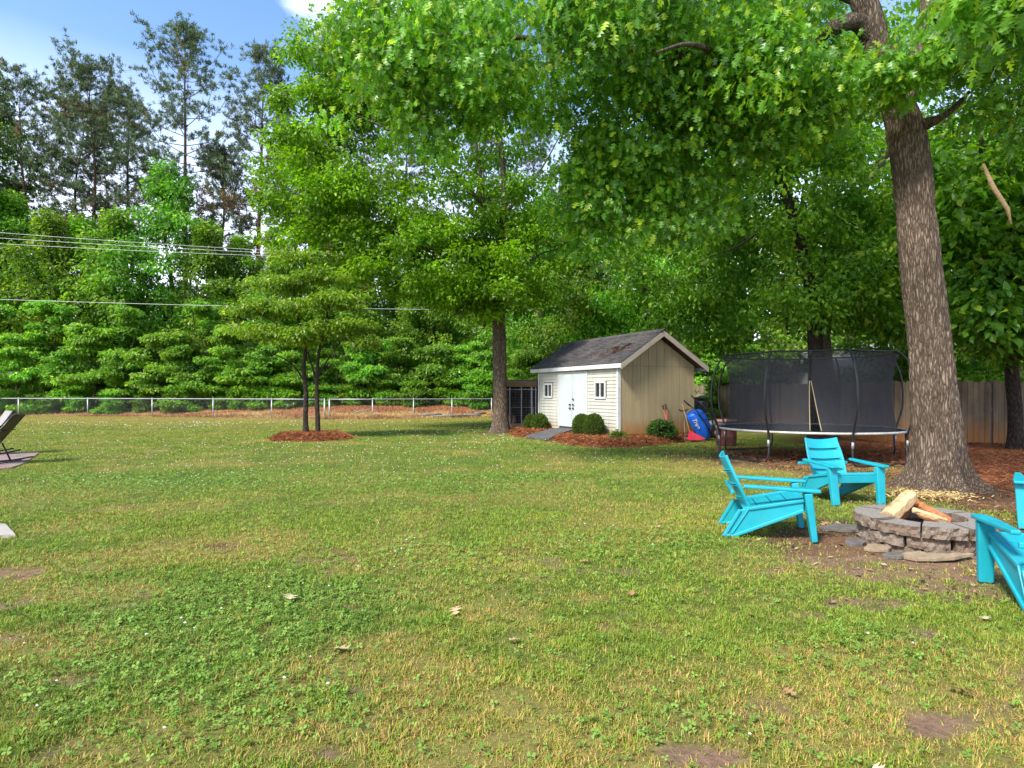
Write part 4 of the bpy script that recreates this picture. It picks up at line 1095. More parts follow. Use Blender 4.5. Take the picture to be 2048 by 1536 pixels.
# ------------------------------------------------------------------ shed (k = 1 units, root scaled)
SH = thing('garden_shed', 'cream sided storage shed with white double doors and tan gable end', 'shed', (3.17, 17.82, .225), math.atan2(-.8992, .4375))
SH.scale = (.85, .85, .85)
LX = -5.81; WY = 3.43; ZE = 2.34
def shed():
    # siding courses, cut round doors and windows
    b = MB(); rows = 19; h = 2.42 / rows
    holes = [(-4.11, -1.94, -1, 2.27), (-1.50, -.70, 1.21, 1.94), (-5.36, -4.56, 1.21, 1.91)]
    for i in range(rows):
        z0 = .0 + i * h; z1 = z0 + h; seg = [(LX, -.06)]
        for a, c, q0, q1 in holes:
            if z0 >= q0 - .02 and z1 <= q1 + .02:
                seg = [p for s0, s1 in seg for p in ((s0, min(s1, a)), (max(s0, c), s1)) if p[1] - p[0] > .01]
        for s0, s1 in seg:
            vs = [(s0, -.028, z0), (s1, -.028, z0), (s1, -.006, z1), (s0, -.006, z1), (s0, 0.02, z0), (s1, 0.02, z0), (s1, .02, z1), (s0, .02, z1)]
            b.add(vs, [[0, 1, 2, 3], [4, 7, 6, 5], [0, 4, 5, 1], [2, 6, 7, 3], [0, 3, 7, 4], [1, 5, 6, 2]])
    b.build('siding_wall', M['siding'], SH)
    b = MB(); b.box((LX / 2, .04, 1.22), (-LX - .02, .03, 2.4)); b.box((LX - .0 + .02, WY / 2, 1.2), (.05, WY, 2.44))
    b.box((LX / 2, WY - .02, 1.2), (-LX - .06, .05, 2.44)); b.build('inner_wall', M['grey_wood'], SH)
    # gable end of vertical panels with seams
    top = lambda y: min(2.50 + .66 * (y + .12), 3.60 - .60 * (y - 1.70)) - .10
    b = MB(); ed = [0.0, .22, .60, .92, 1.28, 1.66, 2.02, 2.36, 2.72, 3.08, WY]
    zs = 2.42
    for i in range(len(ed) - 1):
        a, c = ed[i] + .006, ed[i + 1] - .006; pr = 0.0
        b.prism([(a, 0), (c, 0), (c, zs - .006), (a, zs - .006)], (.012 + pr, 0, 0), (0, 1, 0), (0, 0, 1), (1, 0, 0), .02)
        mid = [(1.70, top(1.70))] if a < 1.70 < c else []
        up = [(a, zs + .006), (c, zs + .006), (c, top(c))] + mid + [(a, top(a))]
        if min(top(a), top(c)) > zs + .02: b.prism(up, (.014, 0, 0), (0, 1, 0), (0, 0, 1), (1, 0, 0), .02)
    b.build('gable_wall', M['panel'], SH, bevel=.003, seg=1)
    b = MB(); b.prism([(0, 0), (WY, 0), (WY, top(WY) - .02), (1.70, top(1.70) - .02), (0, top(0) - .02)], (-.02, 0, 0), (0, 1, 0), (0, 0, 1), (1, 0, 0), .03)
    b.prism([(0, 0), (WY, 0), (WY, top(WY) - .02), (1.70, top(1.70) - .02), (0, top(0) - .02)], (LX + .06, 0, 0), (0, 1, 0), (0, 0, 1), (1, 0, 0), .03)
    b.build('gable_backing', M['grey_wood'], SH)
    # corner trim
    b = MB(); b.box((-.03, -.035, 1.21), (.075, .03, 2.44)); b.box((.03, .02, 1.21), (.02, .09, 2.44)); b.build('corner_trim', M['white'], SH, bevel=.004)
    b = MB(); b.box((LX + .02, -.035, 1.21), (.075, .03, 2.44)); b.build('corner_trim', M['white'], SH, bevel=.004)
    # foundation
    b = MB(); b.box((LX / 2, WY / 2, -.18), (-LX - .1, WY - .1, .35)); b.build('foundation', m_plain('red_clay_footing', (.30, .15, .08), .9, .1, 0, .25, 5, .4), SH)
    # roof
    x0, x1 = LX - .55, .34
    rid = Vector((0, 1.72, 3.72)); le = Vector((0, -.14, 2.51)); re = Vector((0, 3.84, 2.45))
    def slab(a, e, name):
        t = .055; d = (e - a); nrm = Vector((0, -d.z, d.y)).normalized()
        if nrm.z < 0: nrm = -nrm
        b = MB(); n = 18; rr = random.Random(3)
        # shingle courses stepping down the slope
        for i in range(n):
            p = a + d * (i / n); q = a + d * ((i + 1) / n + .004)
            o1 = nrm * .004; o2 = nrm * .016
            vs = [Vector((x0, 0, 0)) + p + o1, Vector((x1, 0, 0)) + p + o1, Vector((x1, 0, 0)) + q + o2, Vector((x0, 0, 0)) + q + o2]
            lo = [v - nrm * .014 for v in vs]
            b.add(vs + lo, [[0, 1, 2, 3], [7, 6, 5, 4], [0, 4, 5, 1], [1, 5, 6, 2], [2, 6, 7, 3], [3, 7, 4, 0]])
        o = b.build(name, M['shingle'], SH)
        b = MB(); vs = [Vector((x, 0, 0)) + p - nrm * k for x in (x0 + .02, x1 - .02) for p in (a, e - d * .004) for k in (.015, .06)]
        b.add(vs, [[0, 1, 3, 2], [4, 6, 7, 5], [0, 4, 5, 1], [2, 3, 7, 6], [0, 2, 6, 4], [1, 5, 7, 3]])
        b.build('roof_deck', M['grey_wood'], SH)
        return o
    slab(rid, le, 'roof_slope'); slab(rid, re, 'roof_slope')
    b = MB()
    for i in range(22):
        xa = x0 + (x1 - x0) * i / 22; xb = xa + (x1 - x0) / 22 + .03
        b.prism([(-.16, -.085), (0, .022), (.16, -.08), (.16, -.06), (0, .045), (-.16, -.062)], ((xa + xb) / 2, 1.72, 3.72 + .004 * (i % 2)), (0, 1, 0), (0, 0, 1), (1, 0, 0), xb - xa)
    b.build('ridge_cap', M['shingle'], SH)
    # fascia and barge boards
    b = MB(); b.box(((x0 + x1) / 2, -.150, 2.415), (x1 - x0 - .02, .03, .155)); b.build('eave_board', M['white'], SH, bevel=.004)
    b = MB(); b.box(((x0 + x1) / 2, 3.85, 2.355), (x1 - x0 - .02, .03, .155)); b.build('eave_board', M['white'], SH, bevel=.004)
    bb = m_plain('barge_paint', (.42, .36, .29), .6, .3, 0, .08, 4, .05, (.33, .26, .2))
    for e, sy in ((le, -1), (re, 1)):
        d = (e - rid); nrm = Vector((0, -d.z, d.y)).normalized(); nrm = nrm if nrm.z > 0 else -nrm
        b = MB(); a0 = rid - nrm * .02; e0 = e - nrm * .02
        vs = [Vector((x, 0, 0)) + p for x in (x1 - .03, x1 + .008) for p in (a0, e0, e0 - Vector((0, 0, .20)), a0 - Vector((0, 0, .20)))]
        b.add(vs, [[0, 1, 2, 3], [7, 6, 5, 4], [0, 4, 5, 1], [1, 5, 6, 2], [2, 6, 7, 3], [3, 7, 4, 0]])
        b.build('barge_board', bb, SH)
        b = MB()   # rake soffit
        vs = [Vector((x, 0, 0)) + p for x in (.03, x1 - .035) for p in (rid - nrm * .085, e - nrm * .085, e - nrm * .10, rid - nrm * .10)]
        b.add(vs, [[0, 1, 2, 3], [7, 6, 5, 4], [0, 4, 5, 1], [1, 5, 6, 2], [2, 6, 7, 3], [3, 7, 4, 0]])
        b.build('soffit', m_plain('soffit_brown', (.16, .085, .055), .8, .2), SH)
    # doors
    for k, (a, c) in enumerate(((-4.05, -3.03), (-3.015, -2.0))):
        b = MB(); b.box(((a + c) / 2, -.02, 1.17), (c - a - .012, .05, 2.10))
        d = b.build('door', M['door'], SH, bevel=.006)
        hx = c - .10 if k == 0 else a + .10
        for z in (.86, 1.0) + ((1.22,) if k else ()):
            b = MB(); b.tube([(hx, -.045, z), (hx, -.10, z)], [.028, .034], 10); b.box((hx + (-.04 if k == 0 else .04), -.095, z), (.09, .025, .025)); b.build('handle', M['black_metal'], d, bevel=.003)
    b = MB(); b.box((-4.08, -.03, 1.14), (.05, .05, 2.28)); b.box((-1.97, -.03, 1.14), (.05, .05, 2.28)); b.box((-3.025, -.03, 2.255), (2.06, .05, .045)); b.build('door_frame', M['white'], SH, bevel=.004)
    # windows
    for a, c, z0, z1 in ((-1.46, -.74, 1.25, 1.90), (-5.32, -4.60, 1.25, 1.87)):
        b = MB(); m = (a + c) / 2; t = .075; zm = (z0 + z1) / 2
        for xx in (a + t / 2, c - t / 2): b.box((xx, -.035, zm), (t, .05, z1 - z0))
        for zz in (z0 + t / 2, z1 - t / 2): b.box((m, -.035, zz), (c - a - 2 * t, .05, t))
        b.box((m, -.03, zm), (.05, .04, z1 - z0 - 2 * t))
        w = b.build('window', M['white'], SH, bevel=.005)
        b = MB(); b.box((m, -.012, zm), (c - a - 2 * t + .01, .008, z1 - z0 - 2 * t + .01)); b.build('pane', M['glass'], w)
        b = MB()
        for q in range(9): b.box((m + (q - 4) * .055, .005, zm), (.035, .01, z1 - z0 - .16), Matrix.Rotation(.25, 3, 'Z'))
        b.build('curtain', m_plain('curtain_cloth', (.25, .24, .23), .9, .1), w)
shed()
def shed_w(x, y, z):
    """shed local (k=1) -> world"""
    x, y, z = x * .85, y * .85, z * .85
    return Vector((3.17 + .4375 * x + .8992 * y, 17.82 - .8992 * x + .4375 * y, .225 + z))

# twigs lying on the roof
def roof_debris():
    r = random.Random(9); b = MB()
    def rp(x, t, k=.035): return shed_w(x, 1.72 - 1.86 * t, 3.72 - 1.21 * t) + Vector((0, 0, k))
    for i in range(7):
        x = -1.0 + r.uniform(-.45, .45); t = .55 + r.uniform(-.14, .14)
        b.tube([rp(x, t), rp(x + r.uniform(-.3, .5), t + r.uniform(-.08, .04), .06), rp(x + r.uniform(-.6, .9), t + r.uniform(-.14, .08), .05)], [.016, .011, .005], 5)
    o = b.build('fallen_twigs', M['bark_dark'], None, True); tag(o, 'dead twigs with brown needles lying on the shed roof near the gable', 'twigs')
    n = 150; rn = np.random.default_rng(4)
    P = [rp(-1.0 + rn.normal(0, .38), .56 + rn.normal(0, .085), .035) for _ in range(n)] + [rp(-2.2 + rn.normal(0, .25), .66 + rn.normal(0, .05), .03) for _ in range(30)]
    P = np.array([tuple(p) for p in P])
    q = needles('needle_clump', P[:, 0], P[:, 1], P[:, 2], .17, .012, 'x', 'x', 8, .25, ((.22, .10, .06), (.10, .05, .035))); q.parent = o; del q['category']; del q['kind']; del q['label']
roof_debris()

# door ramp
b = MB()
A = shed_w(-4.02, -.06, .02); B = shed_w(-2.9, -.06, .02); C = Vector((1.12, 18.3, .05)); D = Vector((.42, 19.5, .05))
for i in range(8):
    t0, t1 = i / 8 + .004, (i + 1) / 8 - .004
    vs = [D.lerp(A, t0), C.lerp(B, t0), C.lerp(B, t1), D.lerp(A, t1)]
    b.add([v + Vector((0, 0, .02 + .03 * math.sin(math.pi * (t0 + t1) / 2))) for v in vs] + [v - Vector((0, 0, .04)) for v in vs], [[0, 1, 2, 3], [7, 6, 5, 4], [0, 4, 5, 1], [1, 5, 6, 2], [2, 6, 7, 3], [3, 7, 4, 0]])
tag(b.build('ramp', m_plain('dark_ramp_board', (.085, .085, .09), .75, .3, 0, .35, 5, .4, (.14, .12, .10)), None, bevel=.006), 'dark grey ramp leading up to the white shed doors', 'ramp')

# ------------------------------------------------------------------ wire pen left of the shed
def pen():
    p = thing('wire_pen', 'lean-to wire dog pen with a brown board roof beside the shed', 'pen', (.30, 23.0, 0), math.atan2(-.35, 1.25))
    b = MB(); b.box((.0, .75, 1.93), (1.62, 1.9, .05), Matrix.Rotation(.06, 3, 'X')); b.build('roof', M['old_wood'], p)
    b = MB(); b.box((-.03, -.18, 1.78), (1.50, .04, .17)); b.build('roof_beam', M['old_wood'], p, bevel=.005)
    b = MB(); b.box((-.0, .6, .12), (1.5, 1.5, .24)); b.build('floor_slab', m_plain('clay_slab', (.34, .22, .13), .9, .1, 0, .2, 5, .3), p)
    for x in (-.68, -.36, .10, .50, .66):
        b = MB(); b.box((x, -.12, .97), (.045 if x != .5 else .07, .045, 1.46)); b.build('post', M['grey_metal'], p, bevel=.004)
    b = MB(); b.box((-.74, -.10, .95), (.16, .08, 1.5)); b.build('side_board', m_plain('blue_grey_board', (.12, .135, .15), .7, .3), p)
    b = MB()
    for x in np.arange(-.64, .66, .055): b.tube([(x, -.09, .26), (x, -.09, 1.68)], .0035, 4)
    for z in np.arange(.30, 1.68, .10): b.tube([(-.66, -.095, z), (.66, -.095, z)], .0035, 4)
    b.build('wire_panel', M['grey_metal'], p)
    b = MB(); b.box((0, 1.35, .95), (1.5, .04, 1.6)); b.box((-.76, .62, .95), (.04, 1.4, 1.6)); b.box((.78, .62, .95), (.04, 1.4, 1.6)); b.build('shade_wall', m_plain('painted_shade', (.035, .03, .026), .9, .1), p)  # near-black sheets: the shade inside the pen painted as colour
    b = MB(); b.box((0, -.11, .27), (1.36, .03, .04)); b.box((.05, -.11, 1.60), (1.3, .03, .03)); b.build('rail', M['grey_metal'], p)
    b = MB(); b.box((-.05, .6, .9), (1.0, .3, .02)); b.box((-.5, .6, .55), (.03, .3, .7)); b.box((.42, .6, .55), (.03, .3, .7)); b.build('shelf', M['grey_metal'], p)
    for x, y, h, rr, m in ((-.42, .10, .42, .07, 'pink'), (-.26, .14, .34, .09, 'pink'), (-.55, .2, .62, .05, 'white')):
        b = MB(); b.lathe((x, y, .24), [(rr * .7, 0), (rr, .04), (rr * .9, h * .6), (rr * .5, h * .8), (rr * .55, h)], 12)
        o = b.build('plastic_jug', M[m], None, True); o.location = p.location; o.rotation_euler = p.rotation_euler
        tag(o, {0.07: 'pinkish plastic jug inside the wire pen, left one', 0.09: 'wider low pinkish jug inside the wire pen', 0.05: 'narrow tall white jug in the wire pen corner'}[rr], 'jug', 'jugs in the wire pen')
pen()

# ------------------------------------------------------------------ shrubs
def ball_bush(x, y, z, rx, rz, label, seed, n=5200, leaf=.045, pal=((.035, .075, .012), (.085, .15, .025), (.14, .19, .04), .1)):
    root = thing('round_bush', label, 'bush', (x, y, z), 0, 'clipped round bushes by the shed doors')
    r = np.random.default_rng(seed)
    b = bmesh.new(); bmesh.ops.create_icosphere(b, subdivisions=4, radius=1)
    for v in b.verts:
        q = v.co.normalized(); k = 1 + .10 * (fbm(np.array([q.x * 2.5 + seed]), np.array([q.y * 2.5 + q.z * 1.7]), seed)[0] - .5)
        v.co = Vector((q.x * rx * k, q.y * rx * k, rz + q.z * rz * k)) * .90
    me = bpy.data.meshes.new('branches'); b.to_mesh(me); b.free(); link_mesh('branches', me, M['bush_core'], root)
    lv = Leaves(seed); d = r.normal(0, 1, (n, 3)); d /= np.linalg.norm(d, axis=1, keepdims=True); d[:, 2] = np.where(d[:, 2] < -.75, -d[:, 2], d[:, 2])
    k = 1 + .10 * (fbm(d[:, 0] * 2.5 + seed, d[:, 1] * 2.5 + d[:, 2] * 1.7, seed) - .5)
    P = d * k[:, None] * np.array([rx, rx, rz]) * r.uniform(.88, 1.02, n)[:, None]; P[:, 2] += rz
    col = lerp(np.array([pal[0]]) * np.ones((n, 1)), np.array([pal[1]]), r.random(n)); m = r.random(n) < pal[3]; col[m] = np.array(pal[2])
    lv.add(P, d + r.normal(0, .8, (n, 3)), d + r.normal(0, .5, (n, 3)), leaf * r.uniform(.6, 1.4, n), 'simple', col)
    lv.build('foliage', M['leaf'], root)
ball_bush(.68, 21.6, .05, .25, .31, 'left ball of the clipped bush pair by the wire pen', 51)
ball_bush(.98, 21.3, .06, .29, .33, 'right ball of the clipped bush pair by the wire pen', 52)
ball_bush(2.15, 18.55, .06, .27, .37, 'rear left clipped bush right of the shed doors', 53)
ball_bush(2.47, 18.1, .05, .31, .39, 'front right clipped bush below the right shed window', 54)
def loose_bush(x, y, z, w, h, label, seed, n, leaf, pal, tmpl='ovate'):
    root = thing('leafy_shrub', label, 'shrub', (x, y, z))
    r = np.random.default_rng(seed); wd = MB()
    for i in range(16):
        a = r.uniform(0, 6.28); q = w * .45 * r.random() ** .5
        wd.tube([(0, 0, 0), (q * .4 * math.cos(a), q * .4 * math.sin(a), h * .5), (q * math.cos(a), q * math.sin(a), h * r.uniform(.7, 1))], [.012, .008, .004], 4)
    wd.build('stems', M['bark_dark'], root)
    C = in_lobes([(0, 0, h * .5, w * .42, w * .42, h * .42, 60)], seed, .3)
    lv = Leaves(seed); lv.cloud(C, n, (.12, .12, .10), leaf, tmpl, pal, .2, .8, .6, .3, .4); lv.build('foliage', M['leaf'], root)
loose_bush(4.45, 17.75, .08, .92, .66, 'dark leafy shrub against the tan gable wall', 61, 40, .085, ((.025, .075, .018), (.07, .16, .035), (.11, .2, .05), .1))
loose_bush(3.0, 17.0, .08, .46, .30, 'small yellow green shrub at the shed corner', 62, 22, .06, ((.06, .10, .02), (.13, .18, .04), (.2, .2, .06), .1))

# ------------------------------------------------------------------ board fence
def board_fence():
    pts = [(7.2, 31.0), (8.46, 27.0), (11.2, 17.6), (13.6, 17.0), (18.5, 16.2)]
    f = thing('board_fence', 'weathered grey brown board fence with red clay stains behind the trampoline', 'fence', (0, 0, 0))
    r = random.Random(12)
    for (x0, y0), (x1, y1) in zip(pts[:-1], pts[1:]):
        L = math.hypot(x1 - x0, y1 - y0); nb = max(1, round(L / 2.4)); ux, uy = (x1 - x0) / L, (y1 - y0) / L; nx, ny = uy, -ux
        if nx * x0 + ny * y0 > 0: nx, ny = -nx, -ny
        for q in range(nb):
            a = L * q / nb; e = L * (q + 1) / nb; b = MB(); s = a + .01
            while s < e - .05:
                w = min(.142, e - s); hgt = 1.80 + r.uniform(-.025, .025); g = r.uniform(-.006, .006); d = .035 + r.uniform(-.004, .004)
                out = [(0, .02), (w - .008, .02), (w - .008 + g * .4, hgt - .05), (w - .04, hgt), (.03, hgt), (g * .4, hgt - .05)]
                b.prism(out, (x0 + ux * s + nx * d, y0 + uy * s + ny * d, 0), (ux, uy, 0), (0, 0, 1), (nx, ny, 0), .017)
                s += w
            b.build('boards', M['fence_wood'], f)
            b = MB()
            for z in (.35, 1.0, 1.55): b.bar((x0 + ux * a, y0 + uy * a, z), (x0 + ux * e, y0 + uy * e, z), .04, .09)
            b.build('rails', M['grey_wood'], f)
            b = MB(); b.box((x0 + ux * a - nx * .05, y0 + uy * a - ny * .05, .9), (.09, .09, 1.85)); b.build('post', M['grey_wood'], f)
board_fence()

# ------------------------------------------------------------------ chain link fence
def chain_fence(pts, label, top=1.10):
    f = thing('wire_fence', label, 'fence', (0, 0, 0), 0, 'chain link fence runs at the back of the lawn')
    P = [Vector((x, y, hz(x, y - .3))) for x, y in pts]
    for i, p in enumerate(P):
        end = i in (0, len(P) - 1)
        b = MB(); b.tube([p - Vector((0, 0, .2)), p + Vector((0, 0, top + (.03 if end else -.02)))], .038 if end else .030, 10)
        b.lathe(p + Vector((0, 0, top)), [(.04, 0), (.04, .03), (.02, .06)], 10); b.build('post', M['galv'], f, True)
    b = MB(); b.tube([p + Vector((0, 0, top)) for p in P], .024, 8); b.build('top_rail', M['galv'], f, True)
    b = MB(); step = .15; t = .0028
    for p, q in zip(P[:-1], P[1:]):
        d = q - p; L = math.hypot(d.x, d.y); u = d / L; h = top - .06; nn = Vector((u.y, -u.x, 0))
        for sg in (1, -1):
            s = -h
            while s < L:
                a0, a1 = max(s, 0), min(s + h, L)
                if a1 > a0:
                    za, zb = (a0 - s, a1 - s) if sg > 0 else (h - (a0 - s), h - (a1 - s))
                    A = p + u * a0 + Vector((0, 0, za + .04)) + nn * .004 * sg; B = p + u * a1 + Vector((0, 0, zb + .04)) + nn * .004 * sg
                    w = Vector((0, 0, 1)) * t
                    k = len(b.v); b.v += [tuple(A - w), tuple(B - w), tuple(B + w), tuple(A + w)]; b.f.append([k, k + 1, k + 2, k + 3])
                s += step
    b.build('wire_mesh', M['mesh_wire'], f)
def gy(px): 
    x = None
    for t in np.linspace(-45, 5, 4000):
        if (px - 1024) / FOC * yfence(t) <= t: return (float(t), float(yfence(t)))
chain_fence([(-36.5, float(yfence(-36.5))), (-33.3, float(yfence(-33.3)))] + [gy(p) for p in (37, 175, 304, 426, 543)] + [(-10.25, float(yfence(-10.25)))], 'long left run of grey chain link fence in front of the leafy woods')
chain_fence([(-9.95, 32.7)] + [gy(p) for p in (745, 827, 904, 983)] + [(1.3, float(yfence(1.3)))], 'right run of chain link fence between the dogwood and the yard tree')

# ------------------------------------------------------------------ power line
def power():
    p = thing('utility_pole', 'wooden utility pole with a tan crossarm among the leaves behind the yard tree', 'utility pole', (1.72, 40.5, hz(1.72, 40.5)))
    z = p.location.z
    b = MB(); b.tube([(0, 0, -.2), (0, 0, 10.6 - z)], [.16, .11], 12); b.build('pole', M['old_wood'], p, True)
    b = MB(); b.box((0, -.14, 10.15 - z), (1.7, .09, .11), Matrix.Rotation(-.35, 3, 'Z')); b.bar((0, -.1, 9.6 - z), (.5, -.2, 10.1 - z), .03, .03); b.bar((0, -.1, 9.6 - z), (-.5, -.05, 10.1 - z), .03, .03)
    b.build('crossarm', m_plain('crossarm_wood', (.50, .36, .18), .8, .2), p)
    for x in (-.75, 0, .75):
        b = MB(); b.lathe((x, -.14 - .36 * x, 10.21 - z), [(.03, 0), (.05, .03), (.035, .06), (.05, .09), (.02, .13)], 8); b.build('insulator', M['wire'], p, True)
    for i, (x, zl, zr, lab) in enumerate([(-.75, 11.75, 10.3, 'top bright power wire crossing in front of the woods'), (0, 11.38, 10.3, 'middle of the three upper power wires'), (.75, 11.0, 10.25, 'lowest of the three upper power wires'), (0, 7.45, 7.0, 'single low cable crossing far below the power wires')]):
        A = Vector((-52, 33.5, zl + (zl - zr) * .55)); B = Vector((1.72 + x, 40.4, zr)); pts = []
        for q in range(25):
            t = q / 24; v = A.lerp(B, t); v.z -= 4 * (.55 if i < 3 else .35) * t * (1 - t); pts.append(v)
        b = MB(); b.tube(pts, .011 if i != 3 else .013, 6)
        tag(b.build('power_wire', M['wire'], None, True), lab, 'wire', 'overhead wires')
        if i < 2:
            A = B; B = Vector((24 + 3 * i, 44, 8.6)); pts = []
            for q in range(13):
                t = q / 12; v = A.lerp(B, t); v.z -= 4 * .8 * t * (1 - t); pts.append(v)
            b = MB(); b.tube(pts, .013, 6); tag(b.build('power_wire', M['wire'], None, True), ['upper wire running right from the utility pole behind the trees', 'lower wire running right from the utility pole behind the trees'][i], 'wire', 'overhead wires')
power()
# ------------------------------------------------------------------ trampoline
def trampoline():
    cx, cy, Rr, H, T = 6.83, 13.91, 1.98, .665, 2.36
    t = thing('trampoline', 'round black trampoline with a tall netted enclosure on curved poles', 'trampoline', (cx, cy, 0))
    P = lambda a, r, z: Vector((r * math.sin(R(a)), -r * math.cos(R(a)), z))
    ring = [P(a, Rr, H) for a in range(0, 360, 5)]
    b = MB(); b.tube(ring, .026, 8, True); b.build('frame_ring', m_plain('pale_frame', (.52, .49, .45), .5, .4, .1, .25, 10), t, True)
    b = MB(); n = 96; vs = [P(360 * i / n, Rr - .16, H - .012) for i in range(n)]
    b.add(vs + [v - Vector((0, 0, .012)) for v in vs], [list(range(n)), list(range(n, 2 * n))[::-1]] + [[i, (i + 1) % n, n + (i + 1) % n, n + i] for i in range(n)])
    b.build('jump_mat', M['rubber'], t)
    b = MB()
    for i in range(72):
        a = i * 5 + 1.0
        b.tube([P(a, Rr - .17, H - .006), P(a + 1.2, Rr - .015, H - .002)], .007, 4, cap=False); b.tube([P(a + 2.6, Rr - .17, H - .006), P(a + 1.4, Rr - .015, H - .002)], .007, 4, cap=False)
    b.build('springs', M['black_metal'], t)
    angs = [-47 + 45 * i for i in range(8)]
    for i in range(4):      # U shaped legs, each joining two uprights
        a0, a1 = ((-92, -47), (-2, 43), (88, 133), (-182, -137))[i]
        pts = [P(a0, Rr, H - .02), P(a0, Rr + .02, .18), P(a0 + 1.2, Rr + .03, .05), P(a0 + 4, Rr + .02, .02)]
        k = 10
        A, B = P(a0 + 4, Rr + .02, .02), P(a1 - 4, Rr + .02, .02)
        pts += [A.lerp(B, q / k) for q in range(1, k)]
        pts += [P(a1 - 4, Rr + .02, .02), P(a1 - 1.2, Rr + .03, .05), P(a1, Rr + .02, .18), P(a1, Rr, H - .02)]
        b = MB(); b.tube(pts, .021, 9); b.build('leg', M['black_metal'], t, True)
    for a in angs:
        prof = [(Rr + .028, .42), (Rr + .035, .62), (Rr + .08, .78), (Rr + .17, 1.05), (Rr + .21, 1.40), (Rr + .17, 1.80), (Rr + .05, 2.14), (Rr - .12, 2.34), (Rr - .20, T)]
        b = MB(); b.tube(catmull([P(a, r, z) for r, z in prof], 4), .0215, 9); po = b.build('pole', M['black_metal'], t, True)
        b = MB(); b.tube([P(a, Rr + .026, .36), P(a, Rr + .03, .50)], .027, 9); b.build('sleeve', M['galv'], po, True)
    b = MB(); rt = Rr - .20
    tp = []
    for i in range(8):
        A, B = P(angs[i], rt, T), P(angs[(i + 1) % 8], rt, T)
        for q in range(6):
            v = A.lerp(B, q / 6); s = 1 + .045 * math.sin(math.pi * q / 6); tp.append(Vector((v.x * s, v.y * s, T - .015 * math.sin(math.pi * q / 6))))
    b.tube(tp, .019, 8, True); b.build('top_ring', M['black_metal'], t, True)
    # net: hangs from the ring, waisted in the middle, with a slit door
    NA, NZ = 320, 40; a0 = -24.0
    vs = []; fs = []
    def nr(a, z):
        f = (z - H) / (T - H); ph = ((a - angs[0]) % 45) / 45
        return (Rr - .19) * (1 - f) + (rt) * f - .12 * max(0, math.sin(math.pi * f)) ** .9 - .07 * f * 0 + .05 * f * math.sin(math.pi * ph) - .02 * math.sin(math.pi * f) * math.sin(math.pi * ph)
    for i in range(NA):
        for j in range(NZ + 1): a = 360 * i / NA; z = H - .01 + (T - .03 - H) * j / NZ; vs.append(P(a, nr(a, z), z))
    def slit(a, z):
        if z > 1.78 or z < .70: return False
        f = (z - .70) / 1.08
        w = .10 * max(0, 1 - f) ** .8 + .004
        return abs((a - a0) * math.pi / 180 * 1.75 - .10 * (1 - f)) < w
    for i in range(NA):
        for j in range(NZ):
            a = 360 * (i + .5) / NA; a = a - 360 if a > 180 else a; z = H + (T - .03 - H) * (j + .5) / NZ
            if slit(a, z): continue
            k = (i + 1) % NA; fs.append([i * (NZ + 1) + j, k * (NZ + 1) + j, k * (NZ + 1) + j + 1, i * (NZ + 1) + j + 1])
    b = MB(); b.add(vs, fs); b.build('net', M['net'], t, True)
    b = MB()
    for s in (-1, 1):
        pts = []
        for q in range(15):
            f = q / 14; z = .70 + 1.08 * f; w = .10 * max(0, 1 - f) ** .8 + .004; a = a0 + (.10 * (1 - f) + s * w) / 1.75 * 180 / math.pi
            pts.append(P(a, nr(a, z) + .006, z))
        b.tube(pts, .009, 6)
    b.build('door_zip', m_plain('pale_piping', (.46, .37, .22), .8, .2), t, True)
    b = MB(); b.tube([P(a0, nr(a0, z) + .012, z) for z in np.linspace(1.74, T - .02, 10)], .022, 6); b.build('door_strap', M['black_metal'], t, True)
trampoline()

